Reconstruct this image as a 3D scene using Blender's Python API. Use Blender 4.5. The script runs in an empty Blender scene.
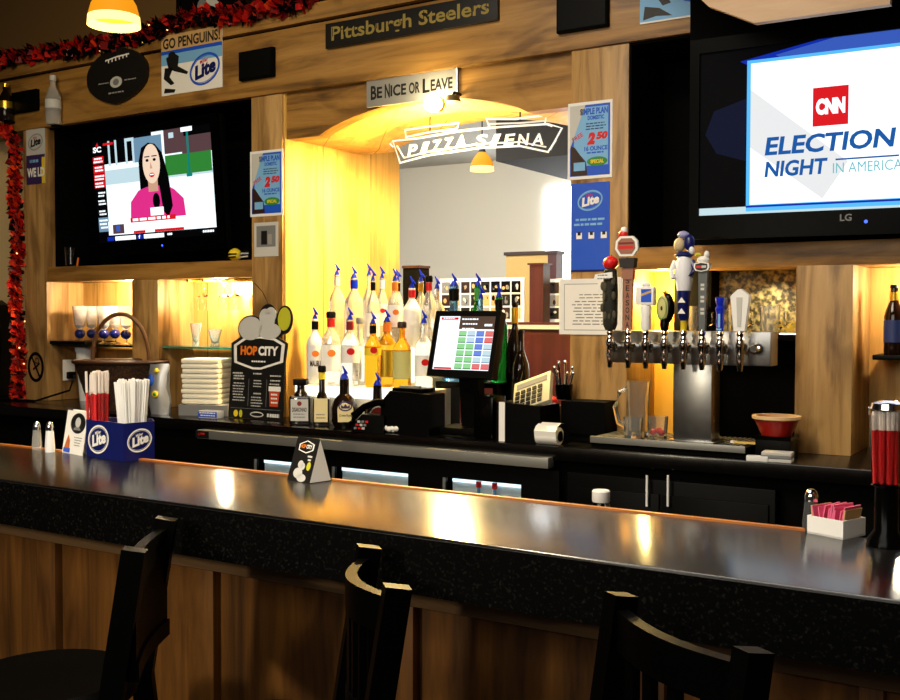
import bpy, bmesh, math, random
from mathutils import Vector, Matrix
random.seed(7)
PI = math.pi
sc = bpy.context.scene
COL = sc.collection

# ------------------------------------------------------------------ camera
FPX, CAMH = 1050.0, 1.5
YAW, PITCH, ROLL = math.radians(32.0), math.radians(1.8), math.radians(0.12)
fw = Vector((-math.sin(YAW)*math.cos(PITCH), math.cos(YAW)*math.cos(PITCH), -math.sin(PITCH)))
rt0 = Vector((math.cos(YAW), math.sin(YAW), 0)); up0 = rt0.cross(fw)
rt = rt0*math.cos(ROLL) + up0*math.sin(ROLL); up = -rt0*math.sin(ROLL) + up0*math.cos(ROLL)
EYE = Vector((0, 0, CAMH))
cam_d = bpy.data.cameras.new('camera'); cam = bpy.data.objects.new('camera', cam_d); COL.objects.link(cam)
m3 = Matrix((rt, up, -fw)).transposed()
cam.matrix_world = Matrix.Translation(EYE) @ m3.to_4x4()
cam_d.sensor_fit = 'HORIZONTAL'; cam_d.sensor_width = 36.0; cam_d.lens = 36.0*FPX/900.0
cam_d.clip_start = 0.05; cam_d.clip_end = 60
sc.camera = cam

def ray(x, y): return fw + rt*((x-450)/FPX) - up*((y-350)/FPX)
def P(x, y, Y):                      # measured photo point -> the place on the vertical plane at depth Y
    d = ray(x, y); return EYE + d*(Y/d.y)
def G(x, y, Z):                      # measured photo point -> the place on the level plane at height Z
    d = ray(x, y); return EYE + d*((Z-CAMH)/d.z)
def S(p):                            # pixels per metre there
    return FPX/((Vector(p)-EYE).dot(fw))

# ------------------------------------------------------------------ materials
def c(r, g, b, a=1.0):
    f = lambda v: (v/255/12.92) if v/255 <= .04045 else ((v/255+.055)/1.055)**2.4
    return (f(r), f(g), f(b), a)
MATS = {}
def mat(name, col, rough=.5, metal=0.0, spec=.5, emit=None, es=0.0, trans=0.0, ior=1.45, alpha=1.0, coat=0.0, even=False):
    if name in MATS: return MATS[name]
    m = bpy.data.materials.new(name); m.use_nodes = True
    b = m.node_tree.nodes['Principled BSDF']
    b.inputs['Base Color'].default_value = col
    b.inputs['Roughness'].default_value = rough
    b.inputs['Metallic'].default_value = metal
    b.inputs['Specular IOR Level'].default_value = spec
    b.inputs['IOR'].default_value = ior
    b.inputs['Transmission Weight'].default_value = trans
    b.inputs['Coat Weight'].default_value = coat
    b.inputs['Coat Roughness'].default_value = .08
    if emit:
        b.inputs['Emission Color'].default_value = emit
        b.inputs['Emission Strength'].default_value = es
    # every material gets a little procedural unevenness in its gloss
    nt = m.node_tree
    n = nt.nodes.new('ShaderNodeTexNoise'); n.inputs['Scale'].default_value = 35
    r = nt.nodes.new('ShaderNodeMapRange')
    r.inputs['To Min'].default_value = max(0.0, rough-.04); r.inputs['To Max'].default_value = min(1.0, rough+.04)
    tc = nt.nodes.new('ShaderNodeTexCoord')
    nt.links.new(tc.outputs['Object'], n.inputs['Vector'])
    nt.links.new(n.outputs['Fac'], r.inputs['Value'])
    if not even: nt.links.new(r.outputs['Result'], b.inputs['Roughness'])
    MATS[name] = m
    return m

def wood(name, dark, mid, light, axis='x', rough=.45, knots=True, planks=0.0, scale=1.0):
    m = mat(name, mid, rough)
    nt = m.node_tree; b = nt.nodes['Principled BSDF']; L = nt.links.new
    tc = nt.nodes.new('ShaderNodeTexCoord'); mp = nt.nodes.new('ShaderNodeMapping')
    L(tc.outputs['Object'], mp.inputs['Vector'])
    st = {'x': (.55, 7, 7), 'y': (7, .55, 7), 'z': (7, 7, .55)}[axis]
    mp.inputs['Scale'].default_value = tuple(v*scale for v in st)
    n1 = nt.nodes.new('ShaderNodeTexNoise'); n1.inputs['Scale'].default_value = 2.2; n1.inputs['Detail'].default_value = 8
    n1.inputs['Roughness'].default_value = .65; n1.inputs['Distortion'].default_value = .6
    L(mp.outputs['Vector'], n1.inputs['Vector'])
    rp = nt.nodes.new('ShaderNodeValToRGB'); cr = rp.color_ramp
    cr.elements[0].position = .3; cr.elements[0].color = dark
    cr.elements[1].position = .72; cr.elements[1].color = light
    e = cr.elements.new(.5); e.color = mid
    L(n1.outputs['Fac'], rp.inputs['Fac'])
    out = rp.outputs['Color']
    if knots:
        mp2 = nt.nodes.new('ShaderNodeMapping'); s2 = {'x': (.9, 1, 2.4), 'y': (1, .9, 2.4), 'z': (2.4, 2.4, .9)}[axis]
        mp2.inputs['Scale'].default_value = s2
        L(tc.outputs['Object'], mp2.inputs['Vector'])
        n2 = nt.nodes.new('ShaderNodeTexNoise'); n2.inputs['Scale'].default_value = 1.7; n2.inputs['Detail'].default_value = 3; n2.inputs['Distortion'].default_value = 1.2
        L(mp2.outputs['Vector'], n2.inputs['Vector'])
        r2 = nt.nodes.new('ShaderNodeValToRGB'); r2.color_ramp.elements[0].position = .34; r2.color_ramp.elements[0].color = (.35, .3, .25, 1)
        r2.color_ramp.elements[1].position = .46; r2.color_ramp.elements[1].color = (1, 1, 1, 1)
        L(n2.outputs['Fac'], r2.inputs['Fac'])
        mx = nt.nodes.new('ShaderNodeMix'); mx.data_type = 'RGBA'; mx.blend_type = 'MULTIPLY'; mx.inputs['Factor'].default_value = .75
        L(out, mx.inputs['A']); L(r2.outputs['Color'], mx.inputs['B']); out = mx.outputs['Result']
    if planks:
        sp = nt.nodes.new('ShaderNodeSeparateXYZ'); L(tc.outputs['Object'], sp.inputs[0])
        ad = nt.nodes.new('ShaderNodeMath'); ad.operation = 'ADD'
        L(sp.outputs['X'], ad.inputs[0]); L(sp.outputs['Y'], ad.inputs[1])
        mo = nt.nodes.new('ShaderNodeMath'); mo.operation = 'PINGPONG'; mo.inputs[1].default_value = planks
        L(ad.outputs[0], mo.inputs[0])
        gt = nt.nodes.new('ShaderNodeMath'); gt.operation = 'GREATER_THAN'; gt.inputs[1].default_value = .004; L(mo.outputs[0], gt.inputs[0])
        mr = nt.nodes.new('ShaderNodeMapRange'); mr.inputs['To Min'].default_value = .45; L(gt.outputs[0], mr.inputs['Value'])
        mx = nt.nodes.new('ShaderNodeMix'); mx.data_type = 'RGBA'; mx.blend_type = 'MULTIPLY'; mx.inputs['Factor'].default_value = 1
        L(out, mx.inputs['A']); L(mr.outputs['Result'], mx.inputs['B']); out = mx.outputs['Result']
    L(out, b.inputs['Base Color'])
    return m

def speckle(name, base, spot, scale, lo, hi, rough=.4, spec=.5):
    m = mat(name, base, rough, spec=spec); nt = m.node_tree; b = nt.nodes['Principled BSDF']; L = nt.links.new
    tc = nt.nodes.new('ShaderNodeTexCoord'); n = nt.nodes.new('ShaderNodeTexNoise')
    n.inputs['Scale'].default_value = scale; n.inputs['Detail'].default_value = 2
    L(tc.outputs['Object'], n.inputs['Vector'])
    rp = nt.nodes.new('ShaderNodeValToRGB'); rp.color_ramp.elements[0].position = lo; rp.color_ramp.elements[0].color = base
    rp.color_ramp.elements[1].position = hi; rp.color_ramp.elements[1].color = spot
    L(n.outputs['Fac'], rp.inputs['Fac']); L(rp.outputs['Color'], b.inputs['Base Color'])
    return m

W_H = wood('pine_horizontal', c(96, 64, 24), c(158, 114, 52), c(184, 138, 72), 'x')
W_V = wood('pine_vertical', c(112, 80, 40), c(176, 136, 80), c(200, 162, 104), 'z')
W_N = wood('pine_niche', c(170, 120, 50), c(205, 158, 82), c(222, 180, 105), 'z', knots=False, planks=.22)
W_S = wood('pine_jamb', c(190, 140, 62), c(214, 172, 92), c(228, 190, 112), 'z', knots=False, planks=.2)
W_P = wood('bar_panel_wood', c(54, 32, 10), c(112, 70, 24), c(150, 98, 40), 'z', rough=.5, scale=.8)
W_R = wood('bar_rail_wood', c(74, 54, 34), c(112, 84, 56), c(136, 106, 74), 'x', rough=.5, knots=False)
W_PALE = wood('pale_board', c(170, 135, 100), c(190, 156, 120), c(205, 172, 138), 'x', knots=False)
W_MAR = wood('maroon_wood', c(52, 16, 20), c(70, 24, 28), c(84, 32, 34), 'z', knots=False)
GRAN = speckle('black_granite', c(3, 3, 3), c(40, 38, 33), 150, .57, .85, .5, .08)
BARTOP = mat('bar_top_gloss', c(9, 7, 6), .2, spec=1.0, ior=2.2, even=True)
def _brushed(m, amount, d):
    nt = m.node_tree; b = nt.nodes['Principled BSDF']; b.inputs['Anisotropic'].default_value = amount
    k = nt.nodes.new('ShaderNodeCombineXYZ'); k.inputs[0].default_value, k.inputs[1].default_value = d
    nt.links.new(k.outputs[0], b.inputs['Tangent'])
_brushed(BARTOP, .92, (-.17, .985))
CTOP = mat('counter_top', c(6, 5, 5), .2, spec=.5)
GOLD = speckle('gold_mosaic', c(70, 58, 28), c(205, 180, 110), 45, .42, .66, .45)
CREAM = mat('cream_paint', c(226, 196, 140), .8)
TAN = mat('tan_paint', c(132, 98, 52), .8)
WHITEW = mat('white_paint', c(228, 224, 212), .8)
GREYC = mat('grey_ceiling', c(196, 194, 186), .9)
DARKC = mat('dark_ceiling', c(20, 18, 16), .9)
FLOORM = speckle('floor_tile', c(28, 20, 16), c(48, 36, 28), 6, .4, .7, .5)
BLACK = mat('black_satin', c(3, 3, 3), .45, spec=.12)
BLACKM = mat('black_matte', c(3, 3, 3), .85, spec=.08)
BLACKG = mat('black_gloss', c(3, 3, 3), .2, spec=.12)
STOOL = mat('black_lacquer', c(2, 2, 2), .4, spec=.08)
STEEL = mat('brushed_steel', c(140, 140, 136), .4, metal=.6)
CHROME = mat('chrome', c(225, 225, 225), .1, metal=1)
GREY = mat('grey_plastic', c(120, 122, 124), .5)
LGREY = mat('light_grey', c(196, 196, 192), .6)
WHITE = mat('white_paper', c(240, 238, 232), .7)
WPLAS = mat('white_plastic', c(236, 236, 234), .35)
RED = mat('red_plastic', c(205, 20, 24), .4)
DRED = mat('dark_red', c(120, 16, 14), .5)
ORANGE = mat('orange', c(232, 120, 28), .5)
YEL = mat('yellow', c(236, 206, 40), .5)
YGREEN = mat('yellow_green', c(190, 190, 40), .6)
BLUE = mat('blue_print', c(22, 82, 205), .5)
NAVY = mat('navy_plastic', c(14, 24, 92), .3)
SKY = mat('sky_blue', c(120, 178, 226), .5)
MBLUE = mat('pourer_blue', c(6, 36, 180), .4, spec=.2)
GREEN = mat('green_print', c(40, 132, 56), .5)
BROWN = mat('brown_leather', c(44, 20, 12), .5)
TANP = mat('tan_print', c(198, 160, 104), .6)
PINK = mat('pink_paper', c(222, 100, 140), .7)
OLIVE = mat('olive_print', c(196, 192, 120), .5)
COPPER = mat('copper_brown', c(150, 100, 78), .4)
GOLDF = mat('gold_foil', c(196, 160, 50), .3, metal=.8)
DIMGOLD = mat('dull_gold_paint', c(150, 130, 62), .5)
SIGNBLK = mat('sign_black', c(14, 11, 9), .5)
SIGNGREY = mat('sign_grey', c(150, 148, 142), .5)
GLASS = mat('clear_glass', (1, 1, 1, 1), .02, trans=1.0, ior=1.4)
GLASSJ = mat('jug_glass', c(250, 252, 252), .03, trans=.95, ior=1.5)
GLASSF = mat('bottle_glass', c(250, 250, 246), .12, trans=.8, ior=1.3)
GLASSA = mat('amber_glass', c(240, 176, 40), .06, trans=.85, ior=1.33)
GLASSG = mat('green_glass', c(30, 150, 60), .06, trans=.8, ior=1.33)
GLASSB = mat('blue_glass', c(130, 190, 235), .06, trans=.85, ior=1.33)
GLASSD = mat('dark_bottle_glass', c(20, 12, 8), .08, spec=.6)
GLASSBL = mat('cobalt_glass', c(14, 30, 120), .1, trans=.5)
WICKER = speckle('wicker', c(14, 8, 5), c(70, 42, 20), 110, .42, .66, .5)
WICKH = mat('wicker_handle', c(92, 58, 26), .5)
TEAL = mat('shelf_glass_edge', c(60, 150, 130), .15, trans=.3)

def emis(name, col, s):
    m = mat(name, tuple(v*.08 for v in col[:3])+(1,), .6, emit=col, es=s, spec=.05)
    return m
E_WHITE = emis('screen_white', c(238, 246, 252), 1.4)
E_PALE = emis('screen_pale', c(196, 222, 232), 1.0)
E_PAV = emis('screen_pavement', c(222, 240, 244), 1.4)
E_DARK = emis('screen_dark', c(10, 11, 16), .3)
E_BLUE = emis('screen_blue', c(20, 52, 190), .75)
E_DBLUE = emis('screen_deep_blue', c(14, 22, 92), .5)
E_MID = emis('screen_mid_blue', c(60, 96, 196), .9)
E_CYAN = emis('screen_cyan', c(90, 190, 255), 1.0)
E_LET = emis('screen_letter_blue', c(26, 92, 170), .9)
E_TEAL = emis('screen_letter_teal', c(120, 196, 206), .9)
E_RED = emis('screen_red', c(222, 26, 34), .95)
E_PINK = emis('screen_pink', c(228, 48, 140), .95)
E_SKIN = emis('screen_skin', c(244, 216, 190), 1.0)
E_SKIND = emis('screen_skin_shade', c(214, 168, 138), .9)
E_GREEN = emis('screen_hedge', c(48, 130, 52), 1.0)
E_BRICK = emis('screen_brick', c(96, 70, 74), .8)
E_GLAZ = emis('screen_window', c(120, 160, 190), .8)
E_LAMP = emis('screen_teal', c(20, 140, 130), .8)
E_KEYG = emis('key_green', c(150, 216, 150), 1.0)
E_KEYB = emis('key_blue', c(110, 140, 226), 1.0)
E_KEYR = emis('key_red', c(226, 120, 120), 1.0)
E_BROWN = emis('key_brown', c(96, 74, 60), .8)
E_BULB = emis('bulb_glow', (1, .86, .5, 1), 60)
E_SHADE = emis('amber_shade_glow', (1, .36, .01, 1), .85)
E_SHADE2 = emis('amber_shade_rim', (1, .72, .22, 1), 2.2)
E_STEP = emis('lit_acrylic', (1, .93, .72, 1), 1.7)
E_TUBE = emis('white_tube', (1, .97, .86, 1), 1.0)
E_TUBE2 = emis('dim_white_tube', (1, .95, .85, 1), .75)
E_DAY = emis('daylight_pane', (.95, .98, 1, 1), 9)
E_COOL = emis('cooler_light', (.72, .92, 1, 1), 1.6)
E_CAN = emis('can_light', (1, .97, .9, 1), 4)
E_BLED = emis('blue_led', (.05, .1, 1, 1), 3)
E_FAIRY = emis('fairy_light', (1, .6, .2, 1), 2.5)

# ------------------------------------------------------------------ mesh builder
_tc = {}
def text_mesh(s, shear, bold):
    k = (s, shear, bold)
    if k not in _tc:
        cu = bpy.data.curves.new('t', 'FONT'); cu.body = s; cu.shear = shear; cu.offset = bold; cu.resolution_u = 3
        o = bpy.data.objects.new('t', cu)
        me = bpy.data.meshes.new_from_object(o)
        vs = [v.co.copy() for v in me.vertices]; fs = [tuple(p.vertices) for p in me.polygons]
        bpy.data.objects.remove(o); bpy.data.curves.remove(cu); bpy.data.meshes.remove(me)
        _tc[k] = (vs, fs)
    return _tc[k]

class MB:
    def __init__(self): self.bm = bmesh.new(); self.mats = []; self.M = Matrix.Identity(4)
    def mi(self, m):
        if m not in self.mats: self.mats.append(m)
        return self.mats.index(m)
    def face(self, vs, i):
        try: f = self.bm.faces.new(vs); f.material_index = i; return f
        except ValueError: return None
    def v(self, co): return self.bm.verts.new(self.M @ Vector(co))
    def box(self, x0, x1, y0, y1, z0, z1, m, bev=0.0):
        i = self.mi(m)
        vs = [self.v((x, y, z)) for x in (x0, x1) for y in (y0, y1) for z in (z0, z1)]
        fs = [self.face([vs[k] for k in q], i) for q in ((0,1,3,2),(4,6,7,5),(0,4,5,1),(2,3,7,6),(0,2,6,4),(1,5,7,3))]
        if bev:
            es = set(e for f in fs for e in f.edges)
            r = bmesh.ops.bevel(self.bm, geom=list(es), offset=bev, segments=2, affect='EDGES', profile=.6)
            for f in r['faces']: f.material_index = i
        return self
    def prism(self, pts, y0, y1, m):            # outline in x,z pushed from y0 (front) to y1
        i = self.mi(m)
        a = [self.v((x, y0, z)) for x, z in pts]; b = [self.v((x, y1, z)) for x, z in pts]
        self.face(a, i); self.face(b[::-1], i)
        n = len(pts)
        for k in range(n): self.face([a[k], b[k], b[(k+1) % n], a[(k+1) % n]], i)
        return self
    def prismz(self, pts, z0, z1, m):           # outline in x,y
        i = self.mi(m)
        a = [self.v((x, y, z0)) for x, y in pts]; b = [self.v((x, y, z1)) for x, y in pts]
        self.face(a, i); self.face(b[::-1], i)
        n = len(pts)
        for k in range(n): self.face([a[k], b[k], b[(k+1) % n], a[(k+1) % n]], i)
        return self
    def flat(self, pts, y, m):                  # printed patch in x,z
        i = self.mi(m); self.face([self.v((x, y, z)) for x, z in pts], i); return self
    def rect(self, x0, z0, x1, z1, y, m): return self.flat([(x0,z0),(x1,z0),(x1,z1),(x0,z1)], y, m)
    def oval(self, cx, cz, rx, rz, y, m, n=24, rot=0.0):
        return self.flat([(cx+rx*math.cos(t)*math.cos(rot)-rz*math.sin(t)*math.sin(rot), cz+rx*math.cos(t)*math.sin(rot)+rz*math.sin(t)*math.cos(rot)) for t in [2*PI*k/n for k in range(n)]], y, m)
    def ring(self, cx, cz, rx, rz, w, y, m, n=28, rot=0.0):
        i = self.mi(m); A, B = [], []
        for k in range(n):
            t = 2*PI*k/n
            for lst, d in ((A, 0), (B, w)):
                ex, ez = (rx-d)*math.cos(t), (rz-d)*math.sin(t)
                lst.append(self.v((cx+ex*math.cos(rot)-ez*math.sin(rot), y, cz+ex*math.sin(rot)+ez*math.cos(rot))))
        for k in range(n): self.face([A[k], A[(k+1) % n], B[(k+1) % n], B[k]], i)
        return self
    def lathe(self, prof, m, o=(0,0,0), seg=20, axis='z', mats=None):
        i = self.mi(m); rings = []
        for r, h in prof:
            if r < 1e-5:
                p = {'z': (0,0,h), 'y': (0,h,0), 'x': (h,0,0)}[axis]
                rings.append([self.v(Vector(o)+Vector(p))])
            else:
                ring = []
                for k in range(seg):
                    a = 2*PI*k/seg; u, w = r*math.cos(a), r*math.sin(a)
                    p = {'z': (u,w,h), 'y': (u,h,w), 'x': (h,u,w)}[axis]
                    ring.append(self.v(Vector(o)+Vector(p)))
                rings.append(ring)
        for j in range(len(rings)-1):
            A, B = rings[j], rings[j+1]
            ii = self.mi(mats[j]) if mats else i
            if len(A) == 1 and len(B) == 1: continue
            for k in range(seg):
                k2 = (k+1) % seg
                if len(A) == 1: self.face([A[0], B[k], B[k2]], ii)
                elif len(B) == 1: self.face([A[k], A[k2], B[0]], ii)
                else: self.face([A[k], A[k2], B[k2], B[k]], ii)
        return self
    def ball(self, o, r, m, seg=14):
        rx, ry, rz = r if hasattr(r, '__len__') else (r, r, r)
        i = self.mi(m); n = max(6, seg//2)
        top = self.v((o[0], o[1], o[2]+rz)); bot = self.v((o[0], o[1], o[2]-rz)); rs = []
        for j in range(1, n):
            t = PI*j/n
            rs.append([self.v((o[0]+rx*math.sin(t)*math.cos(2*PI*k/seg), o[1]+ry*math.sin(t)*math.sin(2*PI*k/seg), o[2]+rz*math.cos(t))) for k in range(seg)])
        for k in range(seg):
            k2 = (k+1) % seg
            self.face([top, rs[0][k], rs[0][k2]], i); self.face([bot, rs[-1][k2], rs[-1][k]], i)
            for j in range(len(rs)-1): self.face([rs[j][k], rs[j+1][k], rs[j+1][k2], rs[j][k2]], i)
        return self
    def tube(self, pts, r, m, seg=8, closed=False):
        i = self.mi(m); pts = [Vector(p) for p in pts]; n = len(pts); rings = []
        rr = r if hasattr(r, '__len__') else [r]*n
        for k, p in enumerate(pts):
            a = pts[(k-1) % n] if (closed or k > 0) else p; b = pts[(k+1) % n] if (closed or k < n-1) else p
            d = (b-a).normalized(); ref = Vector((0,0,1)) if abs(d.z) < .9 else Vector((1,0,0))
            u = d.cross(ref).normalized(); w = d.cross(u)
            rings.append([self.v(p + (u*math.cos(2*PI*q/seg)+w*math.sin(2*PI*q/seg))*rr[k]) for q in range(seg)])
        for k in range(n if closed else n-1):
            A, B = rings[k], rings[(k+1) % n]
            for q in range(seg): self.face([A[q], A[(q+1) % seg], B[(q+1) % seg], B[q]], i)
        if not closed: self.face(rings[0][::-1], i); self.face(rings[-1], i)
        return self
    def bar(self, a, b, w, t, m):               # square-section bar from a to b
        i = self.mi(m); a, b = Vector(a), Vector(b); d = (b-a).normalized()
        ref = Vector((0,0,1)) if abs(d.z) < .9 else Vector((0,1,0))
        u = d.cross(ref).normalized()*w/2; q = d.cross(u).normalized()*t/2
        A = [self.v(a+s*u+z*q) for s, z in ((-1,-1),(1,-1),(1,1),(-1,1))]; B = [self.v(b+s*u+z*q) for s, z in ((-1,-1),(1,-1),(1,1),(-1,1))]
        self.face(A[::-1], i); self.face(B, i)
        for k in range(4): self.face([A[k], A[(k+1) % 4], B[(k+1) % 4], B[k]], i)
        return self
    def text(self, s, x0, z0, x1, z1, y, m, shear=0.0, bold=0.0, rot=0.0):
        vs, fs = text_mesh(s, shear, bold)
        if not vs: return self
        ax, bx = min(v.x for v in vs), max(v.x for v in vs); az, bz = min(v.y for v in vs), max(v.y for v in vs)
        i = self.mi(m); cx, cz = (x0+x1)/2, (z0+z1)/2; ca, sa = math.cos(rot), math.sin(rot); nv = []
        for v in vs:
            X = (v.x-ax)/max(bx-ax, 1e-6)*(x1-x0)+x0-cx; Z = (v.y-az)/max(bz-az, 1e-6)*(z1-z0)+z0-cz
            nv.append(self.v((cx+X*ca-Z*sa, y, cz+X*sa+Z*ca)))
        for f in fs: self.face([nv[k] for k in f], i)
        return self
    def lines(self, x0, z1, x1, n, step, h, y, m, seed=1):   # unreadable fine print as rows of short dashes
        R = random.Random(seed)
        for k in range(n):
            z = z1-k*step; x = x0+R.random()*(x1-x0)*.12; e = x1-R.random()*(x1-x0)*.2
            while x < e:
                w = (x1-x0)*R.uniform(.08, .22); self.rect(x, z-h, min(x+w, e), z, y, m); x += w+(x1-x0)*.035
        return self
    def build(self, name, parent=None, loc=None):
        me = bpy.data.meshes.new(name)
        bmesh.ops.remove_doubles(self.bm, verts=self.bm.verts[:], dist=1e-6)
        bmesh.ops.recalc_face_normals(self.bm, faces=self.bm.faces[:])
        self.bm.to_mesh(me); self.bm.free()
        for m in self.mats: me.materials.append(m)
        for p in me.polygons: p.use_smooth = True
        me.set_sharp_from_angle(angle=math.radians(38))
        o = bpy.data.objects.new(name, me); COL.objects.link(o)
        if parent is not None: o.parent = parent
        if loc is not None: o.location = loc
        return o

def tag(o, label, cat, group=None, kind=None):
    o['label'] = label; o['category'] = cat
    if group: o['group'] = group
    if kind: o['kind'] = kind
    return o
def thing(name, label, cat, loc, rz=0.0, group=None):
    o = bpy.data.objects.new(name, None); o.empty_display_size = .05; COL.objects.link(o)
    o.location = loc; o.rotation_euler = (0, 0, rz)
    return tag(o, label, cat, group)
def struct(name, mb): o = mb.build(name); o['kind'] = 'structure'; return o
def dup(root, loc, rz=None, label=None, scale=None):
    r = root.copy(); COL.objects.link(r); r.location = loc
    if rz is not None: r.rotation_euler = (0, 0, rz)
    if label: r['label'] = label
    if scale: r.scale = scale
    for ch in list(root.children):
        q = ch.copy(); COL.objects.link(q); q.parent = r
        for g in list(ch.children):
            w = g.copy(); COL.objects.link(w); w.parent = q
    return r

D = 3.83            # front plane of the timber wall behind the bar
CZ = 1.02           # back counter height
BZ = 1.07           # bar top height
def PX(x, Y=D): return P(x, 317, Y).x
xA0, xA1, xB0, xB1, xC0, xC1 = PX(25), PX(47), PX(132), PX(158), PX(252), PX(284.5)
xD0, xD1, xE0, xE1 = PX(570), PX(627), PX(797), PX(854)
XR = 0.35

# ------------------------------------------------------------------ setting
struct('floor', MB().box(-9, 3, -1.5, 8.3, -.05, 0, FLOORM))
struct('ceiling', MB().box(-9, 3, -1.5, 4.5, 3.9, 3.95, mat('dining_ceiling', c(70, 60, 50), .9)))
struct('ceiling_far', MB().box(-9, 3, 4.62, 8.3, 2.88, 2.93, GREYC))
struct('wall_far', MB().box(-9, 3, 8.1, 8.2, 0, 2.88, WHITEW))
struct('wall_right', MB().box(3, 3.1, -1.5, 8.3, 0, 3.9, TAN))
struct('wall_upper', MB().box(-9, 3, 4.5, 4.6, 2.6, 3.9, TAN))
struct('wall_left', MB().box(-9, xA0, 4.0, 4.08, 0, 2.9, CREAM))

HB, HS, HT = 2.56, 2.855, 2.95
struct('trim_1', MB().box(-7.2, PX(692), D-.012, D+.26, HB, HS, W_H, .004))               # header fascia
struct('trim_2', MB().box(-7.2, PX(1000), D-.012, D+.5, HS+.016, HT, W_H, .004))         # board above the seam
struct('trim_3', MB().box(-7.2, XR, D+.02, D+.6, HS-.04, HS+.02, BLACKM))                # dark seam and blocking
struct('trim_4', MB().box(PX(692), XR, D-.05, D+.3, 2.45, HS, BLACKM))                   # black fascia above the big screen
struct('trim_5', MB().box(xA0, xA1, D, D+.26, CZ, HB, W_V, .004))
struct('trim_6', MB().box(xB0, xB1, D, D+.255, CZ, 1.693, W_V, .004))
struct('trim_7', MB().box(xC0, xC1-.012, D, D+.26, CZ, HB, W_V, .004))
struct('trim_8', MB().box(xD0, xD1, D, D+.3, CZ, HB, W_V, .004))
struct('trim_9', MB().box(xE0, xE1, D-.02, D+.3, CZ, 1.684, W_V, .004))
struct('trim_10', MB().box(xA1, xC0, D+.005, D+.3, 1.693, 1.777, W_H, .004))             # ledge under the left screen
struct('trim_11', MB().box(xD1, XR, D+.005, D+.32, 1.684, 1.77, W_H, .004))              # ledge under the right screen
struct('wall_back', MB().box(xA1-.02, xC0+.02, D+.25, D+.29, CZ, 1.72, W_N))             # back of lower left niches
struct('wall_niche_left', MB().box(xA1-.4, xC0+.1, D+.36, D+.4, 1.72, 2.6, BLACKM))
struct('trim_22', MB().box(xA1, xA1+.008, D+.06, D+.36, 1.777, HB, BLACKM))
struct('trim_23', MB().box(xC0-.008, xC0, D+.03, D+.36, 1.777, HB, BLACKM))
struct('trim_24', MB().box(xA1, xC0, D+.03, D+.36, HB-.008, HB, BLACKM))
struct('trim_25', MB().box(xD1, xD1+.008, D+.008, D+.36, 1.772, HB, BLACKM))
struct('trim_26', MB().box(xD1, XR, D+.008, D+.36, HB-.01, HB-.001, BLACKM))
struct('wall_niche_right', MB().box(xD0+.02, XR, D+.36, D+.4, 1.72, 2.6, BLACKM))
struct('trim_12', MB().box(xD0+.02, P(676, 317, D+.3).x, D+.30, D+.36, CZ, 1.72, mat('amber_pine', c(232, 176, 60), .5)))                # behind the taps
struct('trim_13', MB().box(P(674, 317, D+.2).x, P(711, 317, D+.2).x, D+.2, D+.30, CZ, 1.7, BLACKM))
struct('wall_niche_tap', MB().box(P(678, 317, D+.3).x, xE0+.03, D+.31, D+.35, CZ, 1.43, BLACKM))
struct('trim_14', MB().box(P(700, 317, D+.3).x, xE0+.03, D+.30, D+.345, 1.44, 1.72, GOLD))
struct('trim_15', MB().box(P(708, 317, D+.15).x, xE0+.02, D+.14, D+.31, 1.415, 1.435, BLACKM))         # ledge for the mugs
struct('trim_16', MB().box(xE1-.03, XR, D+.30, D+.35, CZ, 1.72, W_N))
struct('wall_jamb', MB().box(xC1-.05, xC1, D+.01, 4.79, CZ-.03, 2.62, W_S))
# arched board over the opening with its curved soffit
za, zt = 2.343, 2.45
x0, x1 = xC1-.012, xD0
f0, f1 = PX(317), PX(524)
curve = [(f0+(f1-f0)*k/28, za+(zt-za)*math.sin(PI*k/28)**.75) for k in range(29)]
struct('trim_17', MB().prism([(x0, HB), (x0, za)]+curve+[(x1, za), (x1, HB)], D+.02, D+.09, W_H))
curve2 = [(x0, za), ]+curve+[(x1+.1, za)]
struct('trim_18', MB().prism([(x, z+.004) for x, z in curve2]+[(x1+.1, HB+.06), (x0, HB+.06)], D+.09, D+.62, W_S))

# counter behind the bar
struct('trim_19', MB().box(-7.2, XR, 3.50, 4.42, .968, CZ, CTOP, .004))
struct('trim_20', MB().box(-7.2, XR, 3.56, 4.3, 0, .968, BLACKM))
# upper room beyond the opening
struct('trim_21', MB().box(P(496, 140, 6.2).x, P(640, 140, 6.2).x, 6.2, 7.4, 2.55, 2.88, DARKC))
struct('window_1', MB().box(P(546, 200, 8.08).x, P(640, 200, 8.08).x, 8.07, 8.098, 1.2, 2.6, E_DAY))

# ------------------------------------------------------------------ the bar
bar = thing('bar_counter', 'long dark glossy bar counter with panelled wooden front across the foreground', 'bar counter', (-1.5, 1.95, 0))
bx0, bx1 = -3.6, 2.6
yF, yB = 1.712-1.95, 2.165-1.95
MB().box(bx0, bx1, yF, yB, BZ-.115, BZ, BARTOP, .004).build('countertop', bar)
MB().box(bx0, bx1, yF-.004, yF+.02, BZ-.118, BZ-.006, GRAN).build('apron', bar)['label'] = 'black speckled granite edge'
MB().box(bx0, PX(806, 2.15)+1.5, yB, yB+.014, BZ-.03, BZ+.004, wood('lip_wood', c(120, 66, 20), c(168, 98, 36), c(196, 126, 56), 'x', knots=False)).build('lip', bar)['label'] = 'thin orange wood lip along the back edge'
fY = 1.90-1.95
MB().box(bx0, bx1, fY+.03, yB-.02, 0.0, BZ-.115, BLACKM).build('carcass', bar)
MB().box(bx0, bx1, fY, fY+.04, .862, BZ-.115, W_R, .003).build('rail', bar)
edges = [(-4.4, G(37, 540, .86)), ]
px_ = lambda x: P(x, 600, 1.9).x+1.5
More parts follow.
